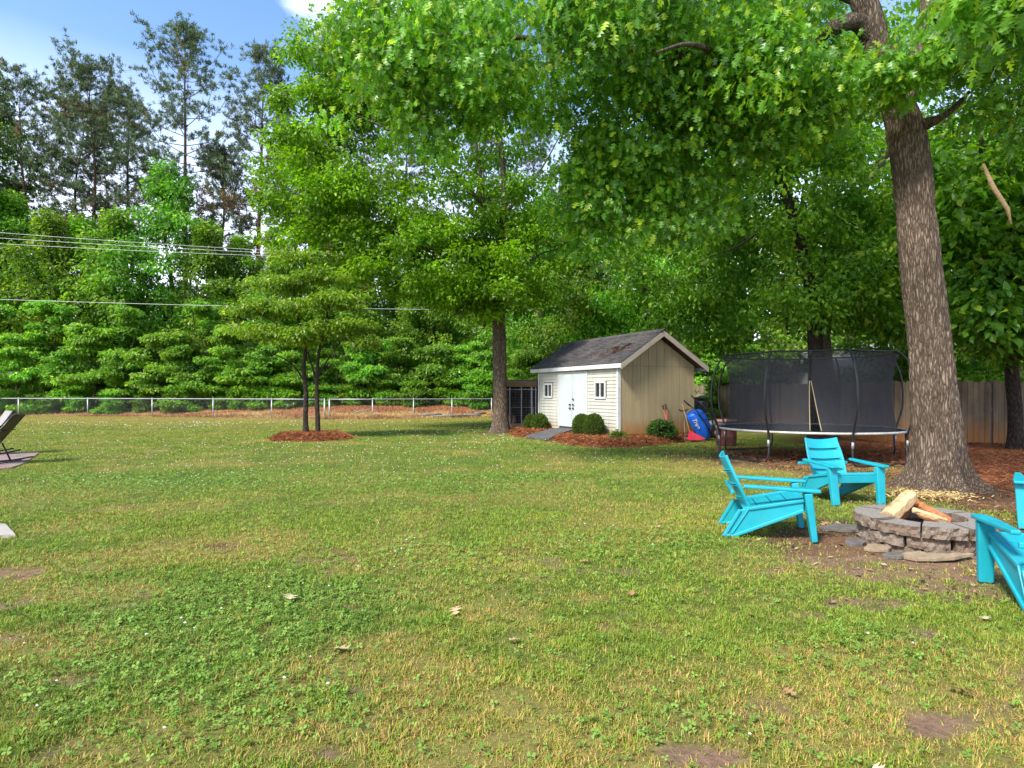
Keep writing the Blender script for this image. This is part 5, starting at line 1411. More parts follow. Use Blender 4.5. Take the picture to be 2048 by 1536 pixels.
# ------------------------------------------------------------------ chairs by the fire ring
def chair(label, loc, face):
    """facing vector (fx, fy); local +y is the way the sitter looks"""
    rz = math.atan2(face[1], face[0]) - math.pi / 2
    return (label, (loc[0], loc[1], hz(*loc) + .004), rz)
def make_chair():
    t = thing('garden_chair', None, 'chair', (0, 0, 0), 0, 'turquoise slatted chairs around the fire pit')
    tm = M['teal']; hw = .36
    for s in (-1, 1):
        b = MB(); b.bar((s * (hw - .02), .05, 0), (s * hw, -.02, .52), .105, .060, (0, 1, .15), .125, .080); b.build('leg', tm, t, bevel=.012, seg=3)
        b = MB()
        out = [(-.05, .43), (-.60, .315), (-.69, .30), (-.86, .0), (-.78, .0), (-.05, .325)]
        b.prism(out, (s * (hw - .035), 0, 0), (0, 1, 0), (0, 0, 1), (1, 0, 0), .022)
        edges = [(out[0], out[1]), (out[2], out[3]), (out[4], out[5]), (out[1], (-.80, .03))]
        for (y0, z0), (y1, z1) in edges[:3]: b.bar((s * (hw - .03), y0, z0), (s * (hw - .03), y1, z1), .05, .036, (0, 0, 1))
        b.bar((s * (hw - .026), -.60, .318), (s * (hw - .026), -.775, .035), .034, .020, (0, 0, 1)); b.bar((s * (hw - .03), -.79, .014), (s * (hw - .03), -.86, .014), .05, .028, (0, 0, 1))
        b.build('leg', tm, t, bevel=.008, seg=2)
        b = MB(); pl = [(-.055, .10), (.055, .10), (.06, -.05), (.045, -.35), (.03, -.66), (-.035, -.66), (-.055, -.35), (-.065, -.05)]
        b.prism([(s * x, y) for x, y in pl], (s * (hw + .015), 0, .545), (1, 0, 0), (0, 1, -.03), (0, 0, 1), .036); b.build('arm', tm, t, bevel=.011, seg=3)
    b = MB()
    N = 4; y0, z0, y1, z1 = -.045, .43, -.66, .305
    for i in range(N):
        f0 = i / N + .006; f1 = (i + 1) / N - .006
        a = Vector((0, y0 + (y1 - y0) * f0, z0 + (z1 - z0) * f0)); e = Vector((0, y0 + (y1 - y0) * f1, z0 + (z1 - z0) * f1))
        b.bar(a, e, .58, .022, (0, 0, 1))
    for s in (-1, 1): b.bar((s * .305, y0, z0), (s * .305, y1, z1), .05, .030, (0, 0, 1))
    b.tube([(-.29, -.035, .418), (.29, -.035, .418)], .028, 12)
    b.build('seat', tm, t, bevel=.006)
    b = MB(); b.prism([(-hw + .03, .30), (hw - .03, .30), (hw - .03, .405), (-hw + .03, .405)], (0, -.022, 0), (1, 0, 0), (0, 0, 1), (0, 1, 0), .028); b.build('apron', tm, t, bevel=.008)
    # backrest: four curved slats joined by side stiles
    b = MB(); A = Vector((0, -.60, .27)); E = Vector((0, -.86, .86)); d = E - A; nn = Vector((0, d.z, -d.y)).normalized()
    def bp(u, v, k):
        w = .255 + .03 * math.sin(math.pi * min(v, .9)) ; x = u * w
        p = A + d * v + nn * (.055 * u * u - .02 + .03 * v * v * 0 + k); p.x = x
        if v > .98: p.z += .012 * u * u
        return p
    def patch(u0, u1, v0, v1, th, nu=10, nv=3):
        vs = []; m = nu + 1
        for k in (th / 2, -th / 2):
            for j in range(nv + 1):
                for i in range(m): vs.append(bp(u0 + (u1 - u0) * i / nu, v0 + (v1 - v0) * j / nv, k))
        o = m * (nv + 1); fs = []
        for j in range(nv):
            for i in range(nu):
                q = j * m + i; fs.append([q, q + 1, q + m + 1, q + m]); fs.append([o + q, o + q + m, o + q + m + 1, o + q + 1])
        for i in range(nu):
            fs.append([i, o + i, o + i + 1, i + 1]); q = nv * m + i; fs.append([q, q + 1, o + q + 1, o + q])
        for j in range(nv):
            q = j * m; fs.append([q, q + m, o + q + m, o + q]); q = j * m + nu; fs.append([q, o + q, o + q + m, q + m])
        b.add(vs, fs)
    cuts = [0, .235, .49, .745, 1.0]
    for i in range(4): patch(-.93, .93, cuts[i] + (.012 if i else 0), cuts[i + 1] - (.012 if i < 3 else 0), .022)
    for s in (-1, 1): patch(s * .90 - .10, s * .90 + .10, 0, 1.0, .030, 3, 14)
    for i in (1, 2, 3):     # rear lips of the slats
        for dv in (-.018, .018): patch(-.9, .9, cuts[i] + dv - .006, cuts[i] + dv + .006, .05, 10, 1)
    b.build('backrest', tm, t, bevel=.004, seg=1)
    b = MB(); b.bar((-.40, -.775, .50), (.40, -.775, .50), .035, .045); b.build('cross_bar', tm, t, bevel=.008)
    return t
CH = [chair('turquoise slatted chair seen from the side, left of the fire pit', (3.06, 6.32), (.965, -.26)),
      chair('turquoise slatted chair facing the camera between fire pit and trampoline', (4.58, 7.98), (.10, -.995)),
      chair('turquoise slatted chair nearest the camera, cut off by the right border', (4.02, 4.58), (.36, .93)),
      chair('turquoise chair right of the fire pit, only its front leg in view at the border', (5.86, 6.38), (-.62, -.78))]
c0 = make_chair()
for i, (lab, loc, rz) in enumerate(CH):
    if i == 0: c0.location = loc; c0.rotation_euler = (0, 0, rz); c0['label'] = lab; c0.scale = (.94, .94, .94)
    else: dup(c0, loc, rz, lab)

# ------------------------------------------------------------------ fire pit
def firepit():
    cx, cy = 4.10, 5.98; t = thing('fire_pit', 'low round fire pit of three courses of rough grey blocks', 'fire pit', (cx, cy, 0))
    r = random.Random(4); nb = 10
    for c in range(3):
        z0 = -.055 + c * .112; ro = .60 - (.0 if c == 2 else .02); ri = .385 if c < 2 else .36
        for i in range(nb):
            a0 = 2 * math.pi * (i + (.5 if c % 2 else 0) + r.uniform(-.05, .05)) / nb + (.12 if c == 1 else 0); da = math.pi / nb - .026
            bm = bmesh.new(); rows = []
            N = 7
            jr = r.uniform(-.028, .024); tz = r.uniform(-.010, .008)
            for k in range(2):
                z = z0 + k * (.106 + tz)
                rows.append([bm.verts.new((math.cos(a0 - da + 2 * da * q / N) * (ro + jr), math.sin(a0 - da + 2 * da * q / N) * (ro + jr), z)) for q in range(N + 1)] +
                            [bm.verts.new((math.cos(a0 + da * .93 - 2 * da * .93 * q / N) * ri, math.sin(a0 + da * .93 - 2 * da * .93 * q / N) * ri, z)) for q in range(N + 1)])
            m = len(rows[0])
            bm.faces.new(rows[1]); bm.faces.new(rows[0][::-1])
            for q in range(m): bm.faces.new([rows[0][q], rows[0][(q + 1) % m], rows[1][(q + 1) % m], rows[1][q]])
            bmesh.ops.bevel(bm, geom=[e for e in bm.edges if len(e.link_faces) == 2 and e.calc_face_angle(0) > .9], offset=.014, segments=2, affect='EDGES')
            bmesh.ops.triangulate(bm, faces=[f for f in bm.faces if len(f.verts) > 4])
            bmesh.ops.subdivide_edges(bm, edges=[e for e in bm.edges if e.calc_length() > .03], cuts=2, use_grid_fill=True)
            for v in bm.verts:     # split face of the block
                q = math.hypot(v.co.x, v.co.y); a = math.atan2(v.co.y, v.co.x)
                if q > ro - .06:
                    n = fbm(np.array([a * 14 + c * 9]), np.array([v.co.z * 26 + i * 3.1]), 5)[0] - .5
                    k = 1 + n * .060 / ro; v.co.x *= k; v.co.y *= k
                v.co.z += (fbm(np.array([v.co.x * 18]), np.array([v.co.y * 18 + c]), 9)[0] - .5) * .010
            me = bpy.data.meshes.new('stone_block'); bm.to_mesh(me); bm.free(); link_mesh('stone_block', me, M['block'], t)
    b = MB(); b.lathe((0, 0, .03), [(.40, 0), (.38, .02), (.0, .045)], 28); b.build('ash_bed', m_plain('ash', (.085, .075, .07), .95, .1, 0, .4, 14, .6), t)
    def log(label, a, e, up, w, h, mat, seed, tri=True):
        rr = random.Random(seed); a, e = Vector(a) + Vector((cx, cy, 0)), Vector(e) + Vector((cx, cy, 0)); d = (e - a).normalized(); x = d.cross(Vector(up)).normalized(); u = x.cross(d)
        sec = [(-w / 2, -h / 2), (w / 2, -h / 2), (w * .46, h * .05), (w * .12, h / 2), (-w * .3, h * .38)] if tri else [(-w / 2, -h / 2), (w / 2, -h * .4), (w * .45, h / 2), (-w * .4, h * .45)]
        b = MB(); K = 8; n = len(sec); vs = []
        for k in range(K + 1):
            p = a.lerp(e, k / K)
            for sx, sy in sec: vs.append(p + x * (sx + rr.uniform(-.006, .006)) + u * (sy + rr.uniform(-.006, .006)) + d * (rr.uniform(-.012, .012) if k in (0, K) else 0))
        fs = [[k * n + q, k * n + (q + 1) % n, (k + 1) * n + (q + 1) % n, (k + 1) * n + q] for k in range(K) for q in range(n)] + [list(range(n))[::-1], [K * n + q for q in range(n)]]
        b.add(vs, fs); o = b.build('firewood_log', M[mat], None, bevel=.004); 
        o.data.materials.append(M['bark_mid'])
        for f in o.data.polygons:
            f.material_index = 0
        return tag(o, label, 'firewood', 'split logs in the fire pit')
    log('big pale split log leaning up across the fire pit', (-.37, -.05, .27), (-.07, .07, .46), (-.25, -1.0, .55), .15, .11, 'log_pale', 3)
    log('dark underside log beneath the big pale one', (-.22, .10, .22), (.04, .20, .41), (0, -.6, 1), .12, .10, 'log_red', 6)
    log('reddish brown split log on the right of the fire pit', (.26, .02, .20), (.02, .13, .35), (.3, -1, .8), .15, .11, 'log_red', 4)
    log('thin pale wood splinter lying low across the fire pit', (.16, -.10, .235), (-.10, .02, .325), (0, -.5, 1), .05, .045, 'log_pale', 5, False)
firepit()
def slab(name, label, px, py, rx, ry, rz, mat, seed, tilt=.0, z=.012):
    g = G(px, py); r = random.Random(seed); b = MB(); n = 11
    out = [(rx * math.cos(6.283 * i / n) * r.uniform(.78, 1.12), ry * math.sin(6.283 * i / n) * r.uniform(.78, 1.12)) for i in range(n)]
    b.prism(out, (0, 0, 0), (1, 0, tilt), (0, 1, 0), (0, 0, 1), .035)
    o = b.build(name, M[mat], None, bevel=.006); o.location = (g[0], g[1], z); o.rotation_euler = (0, 0, rz)
    return tag(o, label, 'stone', 'flat stones around the fire pit')
slab('flagstone', 'tan flat stone at the left foot of the fire pit', 1758, 1098, .17, .10, .4, 'flag', 1)
slab('flagstone', 'long tan stone slab lying in front of the fire pit', 1868, 1116, .30, .13, -.12, 'flag', 2, .06, .02)
slab('flagstone', 'dark flat stone between the side-on chair and the fire pit', 1690, 1058, .26, .15, .1, 'slate', 3)
slab('flagstone', 'dark small stone beside the pit, below the tan one', 1792, 1112, .14, .07, .2, 'slate', 4, 0, .005)
slab('flagstone', 'dark stone touching the left side of the fire pit', 1712, 1085, .16, .10, .9, 'slate', 5, 0, .006)
def chips():
    r = np.random.default_rng(17); c = G(1865, 992); n = 900; x = c[0] + r.normal(0, .26, n); y = c[1] + r.normal(0, .2, n)
    needles('wood_chips', x, y, height(x, y) + .012 + .02 * r.random(n), .07, .014, 'pale yellow wood chips scattered behind the fire pit', 'wood chips', 18, .3, ((.60, .46, .20), (.40, .28, .12)))
chips()

# ------------------------------------------------------------------ garden tools at the gable
def gable_pt(px, z):
    """point on the gable wall plane seen at a column"""
    k = (px - 1024) / FOC; v = (k * 17.82 - 3.17) / (.8992 - k * .4375); return Vector((3.17 + .8992 * v, 17.82 + .4375 * v, z))
OUT = Vector((.4375, -.8992, 0))
def tools():
    A = gable_pt(1326, 1.10) + OUT * .06; B = Vector((4.62, 17.72, .30))
    p = thing('lopper', 'long handled lopper with pink red arms leaning on the gable wall', 'lopper', (0, 0, 0))
    side = Vector((.899, .4375, 0)); D = A.lerp(B, .62)
    for s in (-1, 1):
        b = MB(); b.tube([A.lerp(D, .28) + side * .05 * s, D], .013, 8); h = b.build('arm', M['pinkred'], p, True)
        b = MB(); b.tube([A + side * .055 * s + Vector((0, 0, .02 * s)), A.lerp(D, .28) + side * .05 * s], .021, 8); b.build('grip', M['black'], h, True)
    b = MB(); b.bar(D, B, .02, .05, (0, -1, .3), .012, .03); b.bar(D + side * .02, B.lerp(D, .2) + side * .07, .016, .04, (0, -1, .3), .01, .02); b.build('blade', M['pinkred'], p, bevel=.003)
    # red leaf rake, head down on the ground
    A = gable_pt(1362, 1.12) + OUT * .06; B = Vector((5.36, 18.1, .30))
    p = thing('leaf_rake', 'red plastic leaf rake with a tan handle, head down beside the wheelbarrow', 'rake', (0, 0, 0))
    b = MB(); b.tube([A, B], .013, 8); b.build('handle', M['wood_handle'], p, True)
    b = MB(); f0 = B + Vector((0, -.0, .02)); ux = Vector((.93, .32, 0)); dn = Vector((.10, -.30, -.26)).normalized()
    N = 12
    for i in range(N):
        s = (i / (N - 1) - .42) * 1.0
        e = f0 + dn * (.40 - .06 * abs(s)) + ux * s * .62
        b.bar(f0 + ux * s * .05, e, .018, .008, (0, -1, .6), .050, .008)
    b.prism([(-.03, 0), (.03, 0), (.30, .34), (-.24, .34)], f0, ux, dn, ux.cross(dn), .006)
    b.build('rake_head', M['red'], p)
    # broom rake with black T grip
    A = gable_pt(1361, .92) + OUT * .16; B = Vector((5.22, 18.1, .12))
    p = thing('garden_hoe', 'grey handled tool with a black cross grip leaning beside the red rake', 'hoe', (0, 0, 0))
    b = MB(); b.tube([A, B], .012, 8); b.build('handle', M['grey_metal'], p, True)
    b = MB(); b.tube([A + Vector((-.17, -.06, .05)), A + Vector((-.12, -.04, -.01)), A, A + Vector((.12, .05, .02)), A + Vector((.15, .06, .05))], .018, 8); b.build('grip', M['black'], p, True)
    b = MB(); b.bar(B, B + Vector((.0, -.05, -.06)), .14, .02); b.build('blade', M['grey_metal'], p)
    # blue wheelbarrow stood on its nose against the wall
    p = thing('wheelbarrow', 'blue plastic wheelbarrow stood on its nose beside the shed, black wheel outward', 'wheelbarrow', (5.95, 18.55, .02), 0)
    # local frame: 'long' from nose (ground) up to the rear rim, 'out' away from the tray floor
    lo = Vector((-.42, .06, .80)).normalized(); ac = Vector((-.62, -.72, -.27)); ac = (ac - lo * ac.dot(lo)).normalized(); fl = lo.cross(ac)
    if fl.x < 0: fl = -fl
    O = Vector((.04, 0, .0))
    def W(l, a, f): return O + lo * l + ac * a + fl * f
    secs = [(0.0, .10, .10, .02), (.04, .22, .20, .01), (.25, .27, .30, 0), (.6, .31, .34, 0), (.85, .32, .30, 0), (.98, .32, .16, .0)]
    b = MB(); vs = []; n = 0
    for l, wr, dp, o in secs:
        pr = [(-wr, 0), (-wr * .98, dp * .35), (-wr * .80, dp * .86), (-wr * .62, dp), (wr * .62, dp), (wr * .80, dp * .86), (wr * .98, dp * .35), (wr, 0)]
        n = len(pr); vs += [W(l, a, f) for a, f in pr]
    m = len(secs); fs = [[i * n + k, i * n + k + 1, (i + 1) * n + k + 1, (i + 1) * n + k] for i in range(m - 1) for k in range(n - 1)]
    fs += [[k for k in range(n)], [(m - 1) * n + k for k in range(n)][::-1]]
    b.add(vs, fs); tray = b.build('tray', M['blue'], p, True)
    sm = tray.modifiers.new('sub', 'SUBSURF'); sm.levels = 2; sm.render_levels = 2; so = tray.modifiers.new('sol', 'SOLIDIFY'); so.thickness = .008
    b = MB(); b.tube([W(l, s * wr * 1.01, 0) for s in (-1,) for l, wr, d, o in secs] + [W(l, wr * 1.01, 0) for l, wr, d, o in secs[::-1]], .016, 7, True); b.build('tray_rim', M['blue'], p, True)
    for s in (-1, 1):
        b = MB(); b.tube([W(.0, s * .10, .30), W(.5, s * .24, .40), W(.95, s * .27, .36), W(1.22, s * .27, .22)], .019, 8); h = b.build('handle', M['black_metal'], p, True)
        b = MB(); b.tube([W(1.20, s * .27, .225), W(1.40, s * .27, .14)], .026, 8); b.build('grip', M['black'], h, True)
        b = MB(); b.tube([W(.62, s * .2, .38), W(.52, s * .22, .66), W(.72, s * .22, .66), W(.86, s * .22, .40)], .014, 7); b.build('leg', M['black_metal'], p, True)
        b = MB(); b.tube([W(.05, s * .11, .32), W(.06, s * .07, .46)], .014, 7); b.build('wheel_bracket', M['black_metal'], p, True)
    Mw = Matrix((fl, lo, ac)).transposed()
    b = MB(); b.lathe(W(.08, 0, .46), [(.10, -.045), (.165, -.05), (.19, -.03), (.195, 0), (.19, .03), (.165, .05), (.10, .045)], 28, Mw); wh = b.build('wheel', M['rubber'], p, True)
    b = MB(); b.lathe(W(.08, 0, .46), [(.02, -.06), (.10, -.04), (.105, 0), (.10, .04), (.02, .06)], 20, Mw); b.build('rim', M['galv'], wh, True)
    # white lettering along the side of the tray
    cu = bpy.data.curves.new('lettering', 'FONT'); cu.body = 'True'; cu.size = .17; cu.extrude = .002; cu.align_x = 'CENTER'; cu.align_y = 'CENTER'; cu.shear = .3; cu.offset = .006
    o = bpy.data.objects.new('lettering', cu); COL.objects.link(o)
    bpy.context.view_layer.update()
    me = bpy.data.meshes.new_from_object(o); bpy.data.objects.remove(o)
    lt = link_mesh('lettering', me, M['white'], p)
    return p, lt, W, lo, ac, fl
WB = tools()
def letter_fit():
    p, lt, W, lo, ac, fl = WB
    # side of the tray that faces the lawn
    nrm = (-W(.5, 0, 0) + W(.5, 1, 0)).normalized()
    s = 1 if (nrm.y < 0) else -1
    a = W(.62, s * .315, .05); c = W(.62, s * .275, .26); v = (c - a).normalized(); x = -lo
    z = x.cross(v).normalized()
    if z.y > 0: v = -v; z = -z
    cen = (a + c) / 2 + z * .012
    lt.matrix_basis = Matrix.Translation(cen) @ Matrix((x, z.cross(x), z)).transposed().to_4x4()
letter_fit()
def mower():
    p = thing('push_mower', 'black garden machine in the shade between the shed corner and the fence', 'mower', (6.62, 20.0, 0), .5)
    b = MB(); b.prism([(-.28, .14), (.28, .14), (.26, .30), (.12, .36), (-.18, .36), (-.27, .28)], (0, 0, 0), (1, 0, 0), (0, 0, 1), (0, 1, 0), .5); b.build('deck', M['black'], p, bevel=.03)
    b = MB(); b.lathe((0, 0, .35), [(.16, 0), (.17, .08), (.14, .18), (.06, .22)], 16); b.build('engine', M['grey_metal'], p, True)
    for s in (-1, 1):
        b = MB(); b.tube([(-.22, s * .22, .25), (-.62, s * .22, .75), (-.80, s * .2, 1.02), (-.82, 0, 1.05)], .014, 7); b.build('handle', M['black_metal'], p, True)
        for x in (-.27, .27):
            b = MB(); b.lathe((x, s * .29, .12), [(.05, -.03), (.12, -.03), (.125, 0), (.12, .03), (.05, .03)], 18, Matrix.Rotation(math.pi / 2, 3, 'X')); b.build('wheel', M['rubber'], p, True)
    q = thing('bin_cart', 'tall black cart with pale bars beside the shed right wall', 'cart', (6.45, 20.9, 0), .3)
    b = MB(); b.prism([(-.25, .05), (.25, .05), (.30, 1.25), (-.30, 1.25)], (0, 0, 0), (1, 0, 0), (0, 0, 1), (0, 1, 0), .5); b.build('body', M['black'], q, bevel=.03)
    b = MB(); b.box((0, -.02, 1.29), (.66, .6, .06)); b.build('lid', M['black'], q, bevel=.02)
    b = MB(); b.tube([(-.2, -.27, 1.38), (.1, -.27, 1.40)], .014, 6); b.tube([(-.2, -.27, 1.16), (.05, -.27, 1.16)], .012, 6); b.build('bar', M['wire'], q, True)
mower()
def barrel():
    p = thing('barrel', 'faded red brown barrel half hidden behind the trampoline left edge', 'barrel', (5.98, 16.75, 0))
    b = MB(); b.lathe((0, 0, 0), [(.25, 0), (.265, .02), (.275, .25), (.285, .27), (.275, .29), (.28, .48), (.29, .50), (.28, .52), (.275, .66)], 28); b.build('body', M['barrel'], p, True)
    b = MB(); b.lathe((0, 0, .66), [(.285, 0), (.30, .02), (.30, .07), (.27, .075), (.25, .03), (.02, .03)], 28); b.build('rim', M['barrel_rim'], p, True)
barrel()

# ------------------------------------------------------------------ seats and stones at the left border
def rocker(name, label, loc, rz, fabric, group, pillow):
    t = thing(name, label, 'rocking chair', loc, rz, group); m = M['black_metal']; w = .28     # sitter faces +y
    b = MB(); A = Vector((0, -.22, .42)); E = Vector((0, -.66, 1.02)); d = (E - A); nn = Vector((0, d.z, -d.y)).normalized(); vs = []; nu, nv = 8, 10
    for k in (.008, -.008):
        for j in range(nv + 1):
            for i in range(nu + 1):
                u = -1 + 2 * i / nu; v = j / nv; p = A + d * v + nn * (.03 * u * u - .03 * math.sin(math.pi * v) + k); p.x = u * w; p.z += (.02 * (1 - u * u) if j == nv else 0); vs.append(p)
    m_ = nu + 1; o = m_ * (nv + 1); fs = []
    for j in range(nv):
        for i in range(nu): q = j * m_ + i; fs += [[q, q + 1, q + m_ + 1, q + m_], [o + q, o + q + m_, o + q + m_ + 1, o + q + 1]]
    for i in range(nu): fs += [[i, o + i, o + i + 1, i + 1], [nv * m_ + i, nv * m_ + i + 1, o + nv * m_ + i + 1, o + nv * m_ + i]]
    for j in range(nv): q = j * m_; fs += [[q, q + m_, o + q + m_, o + q], [q + nu, o + q + nu, o + q + nu + m_, q + nu + m_]]
    b.add(vs, fs); b.build('backrest', M[fabric], t)
    b = MB()
    for s in (-1, 1): b.tube([A + Vector((s * (w + .012), 0, 0)), E + Vector((s * (w + .012), 0, 0))], .016, 7)
    b.tube([E + Vector((-w, 0, 0)), E + Vector((w, 0, 0))], .014, 7); b.tube([Vector((-w - .05, -.47, .70)), Vector((w + .05, -.47, .70))], .013, 7); b.build('back_frame', m, t, True)
    b = MB(); b.box((0, .02, .40), (2 * w, .52, .02)); b.build('seat', M[fabric], t, bevel=.006)
    b = MB(); b.box((0, .02, .44), (2 * w - .04, .5, .07)); b.build('seat_cushion', M['blue_cloth'], t, bevel=.03, seg=3)
    for s in (-1, 1):
        x = s * (w + .02)
        b = MB(); b.tube([(x, -.80, .11), (x, -.45, .05), (x, -.1, .028), (x, .25, .045), (x, .5, .10)], .016, 7); b.build('rocker_rail', m, t, True)
        b = MB(); b.tube([(x, -.26, .42), (x, -.40, .06)], .016, 7); b.build('leg', m, t, True)
        b = MB(); b.tube([(x, .26, .62), (x, .26, .40), (x, .30, .055)], .016, 7); b.build('leg', m, t, True)
        b = MB(); b.tube([(x, -.42, .68), (x, -.1, .66), (x, .28, .64)], .02, 7); b.build('armrest', m, t, True)
    return t
rocker('rocking_chair', 'dark rocking chair with shade painted into its olive sling back, turned away at the left border', (-10.95, 12.35, .0), 1.93, 'fabric', 'rocking chairs on the left patio', True)
rocker('rocking_chair', 'second rocking chair facing right with sunlight-painted grey back panel, cut off by the left border', (-12.55, 14.0, .0), 2.5, 'fabric_lit', 'rocking chairs on the left patio', True)
b = bmesh.new(); bmesh.ops.create_icosphere(b, subdivisions=3, radius=1)
for v in b.verts: v.co = Vector((v.co.x * .23, v.co.y * .12 * (1 - .3 * abs(v.co.x)), v.co.z * .20))
me = bpy.data.meshes.new('pillow'); b.to_mesh(me); b.free(); me.polygons.foreach_set('use_smooth', [True] * len(me.polygons))
o = link_mesh('pillow', me, M['pillow']); o.location = (-11.08, 12.33, .62); o.rotation_euler = (-.55, 0, 1.93); tag(o, 'pale grey pillow on the olive backed rocking chair', 'pillow')
def patio():
    b = MB(); out = [(-14.5, 10.6), (-11.1, 10.9), (-9.95, 11.35), (-9.80, 11.75), (-10.1, 12.4), (-10.6, 13.2), (-11.5, 14.6), (-14.5, 15.2)]
    b.prism(out, (0, 0, .0), (1, 0, 0), (0, 1, 0), (0, 0, 1), .05)
    o = b.build('patio', M['paver'], None, bevel=.01); tag(o, 'low reddish grey stone patio under the rocking chairs', 'patio', kind='structure')
    b = MB(); c = G(24, 1076); d = G(0, 1055)
    b.prism([(c[0] - 1.2, c[1] - .12), (c[0] + .02, c[1] + .02), (d[0] + .05, d[1] + .02), (d[0] - 1.2, d[1] + .2)], (0, 0, .015), (1, 0, 0), (0, 1, 0), (0, 0, 1), .05)
    o = b.build('concrete_slab', M['concrete'], None, bevel=.006); tag(o, 'grey concrete slab corner in the grass at the left border', 'slab')
patio()
o = None
b = MB(); b.box((0, 0, 0), (.85, .05, .62)); b.box((.0, -.04, .31), (.9, .06, .05)); b.box((.05, -.04, -.30), (.6, .06, .05)); q = at(25, 754, 39.0)
o = b.build('board', M['board_grey'], None, bevel=.01); o.location = q; tag(o, 'small pale grey board half hidden in the leaves at the left border', 'board')
b = MB(); b.tube([(.2, .05, .3), (.2, .05, -2.6)], .05, 8); b.build('post', M['grey_wood'], o, True)

# ------------------------------------------------------------------ neighbour house beyond the board fence
def house():
    t = thing('house', 'low grey roofed neighbour house glimpsed over the board fence behind the oak', 'house', (20.6, 31.0, 0), -.1)
    wl, wd, h = 11.0, 8.0, 2.5; sd = m_plain('pale_siding', (.55, .57, .58), .6, .3, 0, .06, 3)
    b = MB()
    for i in range(14):
        z = i * h / 14; b.box((0, -wd / 2 - .005 + .0, z + h / 28), (wl, .03, h / 14 - .012))
    b.box((0, 0, h / 2), (wl - .04, wd - .02, h)); b.build('wall', sd, t)
    b = MB(); b.prism([(-wd / 2 - .5, h - .15), (0, h + 1.3), (wd / 2 + .5, h - .15), (wd / 2 + .5, h + .0), (0, h + 1.5), (-wd / 2 - .5, h + .0)], (0, 0, 0), (0, 1, 0), (0, 0, 1), (1, 0, 0), wl + .8)
    b.build('roof', m_plain('pale_roof', (.26, .26, .27), .9, .2, 0, .15, 9), t)
    b = MB(); b.box((0, -wd / 2 - .53, h - .06), (wl + .8, .05, .2)); b.build('gutter', M['white'], t)
    for x in (-3.6, -.4, 3.2):
        b = MB()
        for s in (-1, 1): b.box((x + s * .5, -wd / 2 - .03, 1.6), (.08, .05, 1.2))
        for z in (1.0, 2.2): b.box((x, -wd / 2 - .03, z), (1.08, .05, .08))
        w = b.build('window', M['white'], t); b = MB(); b.box((x, -wd / 2 - .022, 1.6), (.94, .02, 1.12)); b.build('pane', M['glass'], w)
house()
# ------------------------------------------------------------------ fallen wood past the wire fence
r = random.Random(8)
for i, (px, py, L, a, lab) in enumerate([(905, 829, 2.0, .1, 'long grey weathered log lying past the fence right run'), (945, 826, 1.1, -.15, 'short grey log end right of the long weathered log'), (865, 831, 1.3, .05, 'thin grey plank left of the long weathered log'), (960, 824, .7, .3, 'small dark stump log near the yard tree trunk past the fence'), (735, 820, 1.6, -.5, 'crooked fallen branch on the bank behind the fence corner')]):
    x = (px - 1024) / FOC * 36.5; y = yfence(x) + .7 + .35 * i; b = MB(); z = hz(x, y); q = .085 if i != 4 else .035
    u = Vector((math.cos(a), math.sin(a) + .2, .02)); p = Vector((x, y, z + q * .7))
    b.tube([p - u * L / 2, p - u * L * .1 + Vector((0, .03, .02 + (.15 if i == 4 else 0))), p + u * L / 2 + Vector((0, 0, .3 if i == 4 else 0))], [q, q * 1.05, q * .7], 9)
    tag(b.build('fallen_log', M['grey_wood'], None, True), lab, 'log', 'fallen wood past the wire fence')
# a few big dead leaves on the lawn
def dead_leaves():
    spots = [(910, 1222), (1015, 1292), (578, 1210), (1262, 1190), (1500, 1240), (1565, 1390), (1850, 1095), (700, 1310), (1660, 1050), (1320, 1060), (1890, 1385), (1745, 1545), (60, 1245), (1440, 945), (1590, 912), (1180, 1130), (1975, 1250)]
    lv = Leaves(71); r = np.random.default_rng(71); P = np.array([(*G(x, y), 0.035) for x, y in spots]); n = len(P)
    lv.add(P, np.stack([r.normal(0, 1, n), r.normal(0, 1, n), r.normal(0, .1, n)], 1), np.stack([r.normal(0, .5, n), r.normal(0, .5, n), np.ones(n)], 1), r.uniform(.07, .13, n), 'oak', np.array([[.50, .36, .19], [.34, .20, .09], [.58, .47, .28]])[r.integers(0, 3, n)])
    o = lv.build('dead_leaves', M['straw'], None); tag(o, 'few dry oak leaves lying on the lawn', 'dead leaves', kind='stuff')
dead_leaves()

# ------------------------------------------------------------------ camera, sky, sun
cam = bpy.data.cameras.new('camera'); co = bpy.data.objects.new('camera', cam); COL.objects.link(co)
cam.sensor_width = 36; cam.lens = 36 * FOC / 2048; cam.shift_y = (HOR - 768) / 2048
cam.clip_start = .05; cam.clip_end = 2000
co.location = (0, 0, EYE); co.rotation_euler = (R(90), 0, 0); scene.camera = co

EL, AZ = 46, 222      # sun height; bearing clockwise from the view direction (behind, to the left)
sd = Vector((math.sin(R(AZ)) * math.cos(R(EL)), math.cos(R(AZ)) * math.cos(R(EL)), math.sin(R(EL))))
sl = bpy.data.lights.new('sun', 'SUN'); sl.energy = 2.3; sl.angle = R(11); sl.color = (1.0, .95, .86)
so = bpy.data.objects.new('sun', sl); COL.objects.link(so); so.location = (-20, -20, 40)
so.rotation_euler = (-sd).to_track_quat('-Z', 'Y').to_euler()

